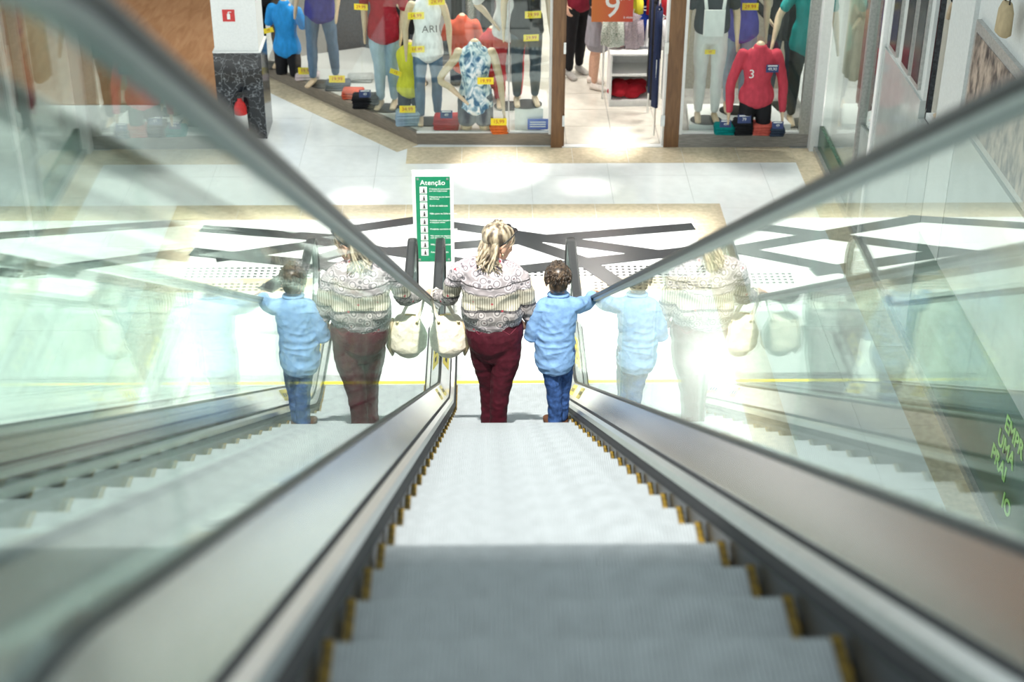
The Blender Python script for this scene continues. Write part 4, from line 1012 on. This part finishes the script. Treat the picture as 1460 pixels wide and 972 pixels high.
# hair: cap and long wavy locks
hm_ = hair_mat('blonde_hair', (.07, .05, .035), (.34, .27, .18), (.62, .54, .40), (34, 34, 7))
hb = MB(); up_ = Rh@Vector((0, 0, 1)); bk = Rh@Vector((0, -1, 0)); rt = Rh@Vector((1, 0, 0))
hb.ell(hc-WB+up_*.052+bk*.026, (.086, .098, .082), Rh)
random.seed(11)
def lock(m, a, b, c, d, r0, r1, wav, ph):
    pts = []
    for i in range(13):
        t = i/12; p = a*(1-t)**3+b*3*t*(1-t)**2+c*3*t*t*(1-t)+d*t**3
        w_ = wav*t
        p = p+Vector((math.sin(t*9+ph)*w_, math.cos(t*8+ph)*w_*.6, 0)); r = (r0*(1-t)+r1*t)*(1-.5*max(0, t-.8)/.2)
        pts.append(tuple(p)+(r, r*.6))
    m.tube(pts, 7)
H0 = hc-WB
for i in range(120):
    an = random.uniform(-2.0, 0.85)                       # around the back of the head, 0 = straight back
    side = bk*math.cos(an)+rt*math.sin(an)
    st = H0+up_*random.uniform(.10, .135)+side*random.uniform(.015, .05)
    mid = H0+side*.112+up_*random.uniform(.02, .06)
    mid2 = H0+side*.112+Vector((-.01, 0, -.08))
    e = W_(random.uniform(679, 716), random.uniform(376, 393), -.12+random.uniform(-.02, .03))-WB if random.random() < .7 else H0+side*.10+Vector((-.01, -.02, -random.uniform(.10, .2)))
    if math.sin(an) < -.95 or math.cos(an) < .05: e = H0+side*.098+Vector((0, -.02, -random.uniform(.08, .15)))
    lock(hb, st, mid, mid2, e, .011, .006, .014, random.uniform(0, 6))
for i in range(16):                                       # fringe swept over the brow
    s_ = random.uniform(-1, 1); st = H0+up_*.125+rt*s_*.03; fw = Rh@Vector((0, 1, 0))
    lock(hb, st, H0+up_*.115+fw*.06+rt*s_*.05, H0+up_*.05+fw*.085+rt*(s_*.05+.02), H0+up_*.012+fw*.03+rt*(.084 if s_ > -.2 else -.084), .009, .004, .004, random.uniform(0, 6))
hb.build('hair', hm_, wom, True)
# sunglasses pushed up on the hair
sg2 = empty('sunglasses', 'dark sunglasses pushed up on the blonde woman\'s hair', 'sunglasses', hc)
fw = Rh@Vector((0, 1, 0)); 
for sx in (-1, 1):
    MB().ell(rt*sx*.034+fw*.070+up_*.100, (.028, .010, .018), Rh@Matrix.Rotation(-.6, 3, 'X'), 14, 8).build('lens', mat('smoked_lens', (.02, .015, .015), .1), sg2, True)
    MB().wire([rt*sx*.062+fw*.062+up_*.10, rt*sx*.092+fw*.02+up_*.08, rt*sx*.096-fw*.03+up_*.035, rt*sx*.092-fw*.055+up_*.015], .0045).build('temple', M_ink, sg2, True)
MB().wire([rt*-.012+fw*.076+up_*.104, fw*.079+up_*.107, rt*.012+fw*.076+up_*.104], .004).build('bridge', M_ink, sg2, True)
MB().ell(qh(.078, -.004, -.045), (.008, .008, .010)).build('earring', M_gold, wom, True)

# ---- handbag on her forearm
M_bag = mat('cream_leather', (.82, .76, .62), .4, var=.05, scale=(14, 14, 14), bump=.4, bscale=26); M_bagshade = mat('shade_tan', (.42, .33, .2), .45)
bc = Vector((-.247, FEET_Y+.19, 0)); ztop = W_(632, 447, .19).z; zbot = W_(632, 507, .19).z; hB = ztop-zbot
bag = empty('handbag', 'slouchy cream leather handbag hanging from the woman\'s forearm', 'handbag', (bc.x, bc.y, zbot))
bb = MB(); bb.chain([(0, 0, .035, .075, .05), (0, 0, hB*.22, .112, .068), (0, 0, hB*.5, .122, .064), (0, 0, hB*.8, .092, .042), (0, 0, hB*.95, .062, .016)], 22, (1, 0, 0))
mk('bag_body', bb.remesh(.006, 3, .003, 12, 3, .006), M_bag, bag)
MB().tube([(-.055, 0, hB*.965, .005, .010), (0, 0, hB*.985, .005, .011), (.055, 0, hB*.965, .005, .010)], 8, (0, 0, 1)).build('zip', M_gold, bag, True)
MB().tube([(.092, 0, hB*.86, .012, .030), (.112, 0, hB*.6, .014, .05), (.124, 0, hB*.3, .014, .058), (.098, 0, hB*.08, .012, .045)], 12, (1, 0, 0)).build('shade_gusset', M_bagshade, bag, True)  # tan colour stands in for the shade on the bag's right side
fa = (Vector(armL[2][:3])*.35+Vector(armL[4][:3])*.65); fr = fa-Vector((bc.x, bc.y, zbot))
for sy in (-1, 1):
    hp = [(-.062, sy*.03, hB*.84)]
    for k in range(9):
        t = math.pi*k/8; hp.append((fr.x*min(1, .2+math.sin(t))-.055*math.cos(t), sy*.02+fr.y*math.sin(t)*.8, hB*.9+(fr.z+.035-hB*.9)*math.sin(t)))
    hp.append((.062, sy*.03, hB*.84))
    MB().wire(hp, .0075, 8).build('handle', M_bag, bag, True)
    for x in (-.062, .062): MB().ell((x, sy*.034, hB*.84), (.010, .006, .012)).build('ring', M_gold, bag, True)

# ---- boy
BB = Vector((W_(793, 600).x, FEET_Y, TREAD_Z))
boy = empty('person', 'boy with short brown hair in sky blue shirt and blue jeans', 'person', BB)
rb_ = lambda l: rel(BB, l)
blegL = [C_(784, 512, .0, 13, .075), C_(787, 535, .0, 12.5, .068), C_(790, 560, .0, 10.5, .055), C_(791, 585, .0, 10, .05), C_(792, 603, .0, 9.5, .05)]
blegR = [C_(805, 510, .03, 13, .075), C_(805, 535, .05, 11, .065), C_(803, 560, .07, 9, .052), C_(802, 580, .08, 8.5, .048), C_(801, 592, .08, 8.5, .048)]
bpel = [C_(795, 495, 0, 24, .085), C_(795, 508, 0, 25, .095), C_(794, 520, 0, 22, .085)]
btor = [C_(791, 514, 0, 27.5, .110), C_(791, 498, 0, 28, .112), C_(792, 475, 0, 27, .105), C_(794, 455, -.0, 26.5, .10), C_(796, 438, 0, 26, .088), C_(796, 428, 0, 20, .075), C_(796, 421, .01, 10, .05)]
bsh = [C_(772, 437, 0, 9, .05), C_(796, 430, 0, 10, .06), C_(820, 435, 0, 9, .05)]
RXr = .6775; bh_y = FEET_Y+.36; BH = Vector((RXr-.005, bh_y-.03, rail_line(bh_y)+.014/math.cos(INC)+.05))
barR = [C_(820, 436, 0, 10.5), C_(829, 434, .10, 10.5), C_(838, 431, .20, 9.5), tuple(Vector(W_(838, 431, .2)).lerp(BH, .6))+(.032, .032), tuple(BH)+(.021, .021)]
BHl = W_(757, 466, .09)
barL = [C_(773, 438, 0, 10.5), C_(765, 456, -.0, 10.5), C_(758, 478, .02, 10), C_(756, 472, .07, 7.5), tuple(BHl)+(.021, .021)]
b2 = MB()
for c in (bpel, btor, bsh): b2.chain([(p[0], p[1], p[2], p[3]*.9, p[4]*.9) for p in rb_(c)], 16, (1, 0, 0))
for c in (blegL, blegR): b2.chain([(p[0], p[1], p[2], p[3]*.85, p[4]*.85) for p in rb_(c)], 12, (1, 0, 0))
for c in (barL, barR): b2.chain([(p[0], p[1], p[2], p[3]*.75, p[4]*.75) for p in rb_(c)], 10, (0, 1, 0))
bhc = W_(795, 399, .015)
b2.chain([tuple(W_(796, 426, .01)-BB)+(.042, .042), tuple(W_(796, 414, .01)-BB)+(.038, .038), tuple(bhc-BB)+(.04, .04)], 10, (1, 0, 0))
Rb, qb = head_into(b2, bhc-BB, (-.10, .95, -.25), .92)
hand_into(b2, BH-BB, (.15, .8, -.55), (0, -.5, -.85), .78, .6, -1)
hand_into(b2, BHl-BB, (-.3, .4, -.2), (-.4, .1, .6), .75, .8, 1)
for (px, py, dy) in ((792, 603, 0), (801, 592, .08)):
    a = W_(px, py, dy)-BB; b2.chain([(a.x, a.y, .06, .032, .036), (a.x, a.y+.04, .036, .034, .03), (a.x, a.y+.10, .024, .03, .018)], 10, (1, 0, 0))
mk('body', b2.remesh(.005, 2), M_skin, boy)
face_parts(boy, Vector((0, 0, 0)), qb, Rb, .92, (.5, .2, .17))
shm = cloth('sky_blue_shirt', (0.20, 0.35, 0.60), .08, (5, 5, 5), .75, .12, 40)
b3 = MB().chain(rb_(btor), 20, (1, 0, 0)); b3.chain(rb_(bsh), 14, (0, 0, 1)); b3.chain(rb_(barR[:-1]), 14, (0, 1, 0)); b3.chain(rb_(barL[:-1]), 14, (0, 1, 0))
mk('shirt', b3.remesh(.0055, 3, .004, 8, 9, .010), shm, boy)
cr = W_(796, 421, .01)-BB
MB().tube([(cr.x+.05*math.cos(t), cr.y+.05*math.sin(t), cr.z+.008-.012*math.sin(t), .014, .020) for t in np.linspace(0, 2*math.pi, 18)], 8, (0, 0, 1)).build('collar', shm, boy, True)
b4 = MB().chain(rb_(bpel), 16, (1, 0, 0)); b4.chain(rb_(blegL), 14, (1, 0, 0)); b4.chain(rb_(blegR), 14, (1, 0, 0))
mk('jeans', b4.remesh(.006, 3, .003, 14, 4, .007), cloth('boy_denim', (0.035, 0.085, 0.24), .2, (9, 9, 6)), boy)
for (px, py, dy, ox) in ((790, 603, 0, -.03), (803, 592, .08, 0)):
    a = W_(px, py, dy)-BB; s2 = MB(); s2.chain([(a.x, a.y-.015, .04, .034, .038), (a.x+ox*.5, a.y+.05, .04, .038, .036), (a.x+ox, a.y+.12, .03, .038, .025), (a.x+ox*1.3, a.y+.16, .025, .03, .018)], 12, (1, 0, 0))
    s2.v = [Vector((v.x, v.y, max(v.z, .004))) for v in s2.v]
    mk('shoe', s2.remesh(.007, 2), cloth('brown_leather', (.10, .04, .02)), boy)
bhm = hair_mat('brown_hair', (.012, .008, .005), (.042, .026, .016), (.12, .08, .05), (60, 60, 20))
h2 = MB(); ub = Rb@Vector((0, 0, 1)); kb = Rb@Vector((0, -1, 0)); rtb = Rb@Vector((1, 0, 0)); B0 = bhc-BB
h2.ell(B0+ub*.036+kb*.018, (.076, .088, .080), Rb); h2.ell(B0+kb*.05-ub*.02, (.058, .036, .052), Rb)
random.seed(4)
for i in range(260):
    th = random.uniform(0, 2*math.pi); ph = math.acos(random.uniform(-.35, 1))
    n_ = (rtb*math.cos(th)*math.sin(ph)+kb*math.sin(th)*math.sin(ph)+ub*math.cos(ph))
    if n_.dot(kb) < -.35 and ph > 1.0: continue
    p = B0+ub*.036+kb*.018+Vector((n_.x*.076, n_.y*.086, n_.z*.080))
    sw = (n_.cross(ub)*.5-ub*.9*math.sin(ph)+n_*.12).normalized() if ph > .35 else (n_.cross(rtb)+n_*.15).normalized()
    L = random.uniform(.022, .038)
    h2.tube([tuple(p-n_*.004)+(.007, .007), tuple(p+sw*L*.5+n_*.004)+(.006, .006), tuple(p+sw*L)+(.001, .001)], 5)
h2.build('hair', bhm, boy, True)

# ---- shoppers seen through the door
def shopper(label, px, py, rz, top, bottom, shoe, s=1.0, kind='pants', hair=(.03, .02, .015), skirt=None):
    q = fl(px, py, .01); e = empty('person', label, 'person', (q.x, q.y, .01), rz)
    ch = body_chains(s, ((.23, .02, 1.12, .24, -.12, .92), (.23, .02, 1.12, .22, -.18, .98)), (.0, .10))
    b = MB().chain(ch['torso'], 16)
    for i in (0, 1):
        for k in ('leg', 'foot', 'arm'): b.chain(ch['%s%d' % (k, i)], 12)
        w_ = Vector(ch['arm%d' % i][-1][:3]); d_ = w_-Vector(ch['arm%d' % i][-2][:3]); hand_into(b, w_, d_, (0, 0, -1) if abs(d_.normalized().z) < .8 else (1 if i == 0 else -1, 0, 0), .95, .6, 1)
    b.chain([(0, 0, 1.46*s, .055, .055), (0, -.01, 1.58*s, .05, .05)], 12)
    R, qq = head_into(b, Vector((0, -.015, 1.65*s)), (0, -1, -.15), 1.0)
    mk('body', b.remesh(.008, 2), M_skin, e); face_parts(e, Vector((0, 0, 0)), qq, R, 1.0)
    g = MB()
    if kind == 'pants':
        for i in (0, 1): g.chain(infl(ch['leg%d' % i], .014), 14)
        g.chain(infl(ch['torso'][:3], .012), 16); mk('trousers', g.remesh(.011, 3, .008, 9), bottom, e)
    else:
        g.chain([(0, 0, 1.05*s, .135, .10), (0, 0, .92*s, .18, .13), (0, 0, .72*s, .19, .15), (0, 0, .58*s, .20, .16)], 18); mk('skirt', g.remesh(.011, 2, .008, 9), bottom, e)
    g = MB().chain([(0, 0, .88*s, .185, .135)]+infl(ch['torso'][1:-1], .016), 18)
    for i in (0, 1): g.chain(infl(ch['arm%d' % i][:3], .014), 12)
    mk('shirt', g.remesh(.011, 3, .008, 9), top, e)
    for i in (0, 1):
        f = infl(ch['foot%d' % i], .008); g = MB().chain(f, 12); g.v = [Vector((v.x, v.y, max(v.z, .002))) for v in g.v]
        o = mk('shoe', g.remesh(.009, 2), shoe, e)
        if kind != 'pants': p0 = ch['foot%d' % i][0]; MB().rod((p0[0], p0[1]+.02, 0.002), (p0[0], p0[1]+.02, .04), .010).build('heel', shoe, o)
    h = MB().ell((0, .012, 1.69*s), (.084, .10, .095)); h.ell((0, .055, 1.60*s), (.07, .05, .10)); mk('hair', h.remesh(.01, 2, .008, 20), mat('dark_hair', hair, .4, var=.3, scale=(40, 40, 8)), e)
shopper('shopper in maroon shirt black trousers and trainers inside the shop', 822, 108, .5, marc, blackc, cloth('trainer', (.45, .43, .40)))
shopper('shopper in short grey skirt and pale heels inside the shop', 852, 124, 1.2, blackc, cloth('grey_skirt', (.28, .27, .30)), cloth('pale_shoe', (.75, .68, .62)), .95, 'skirt')

bpy.data.scenes.remove(TMP)
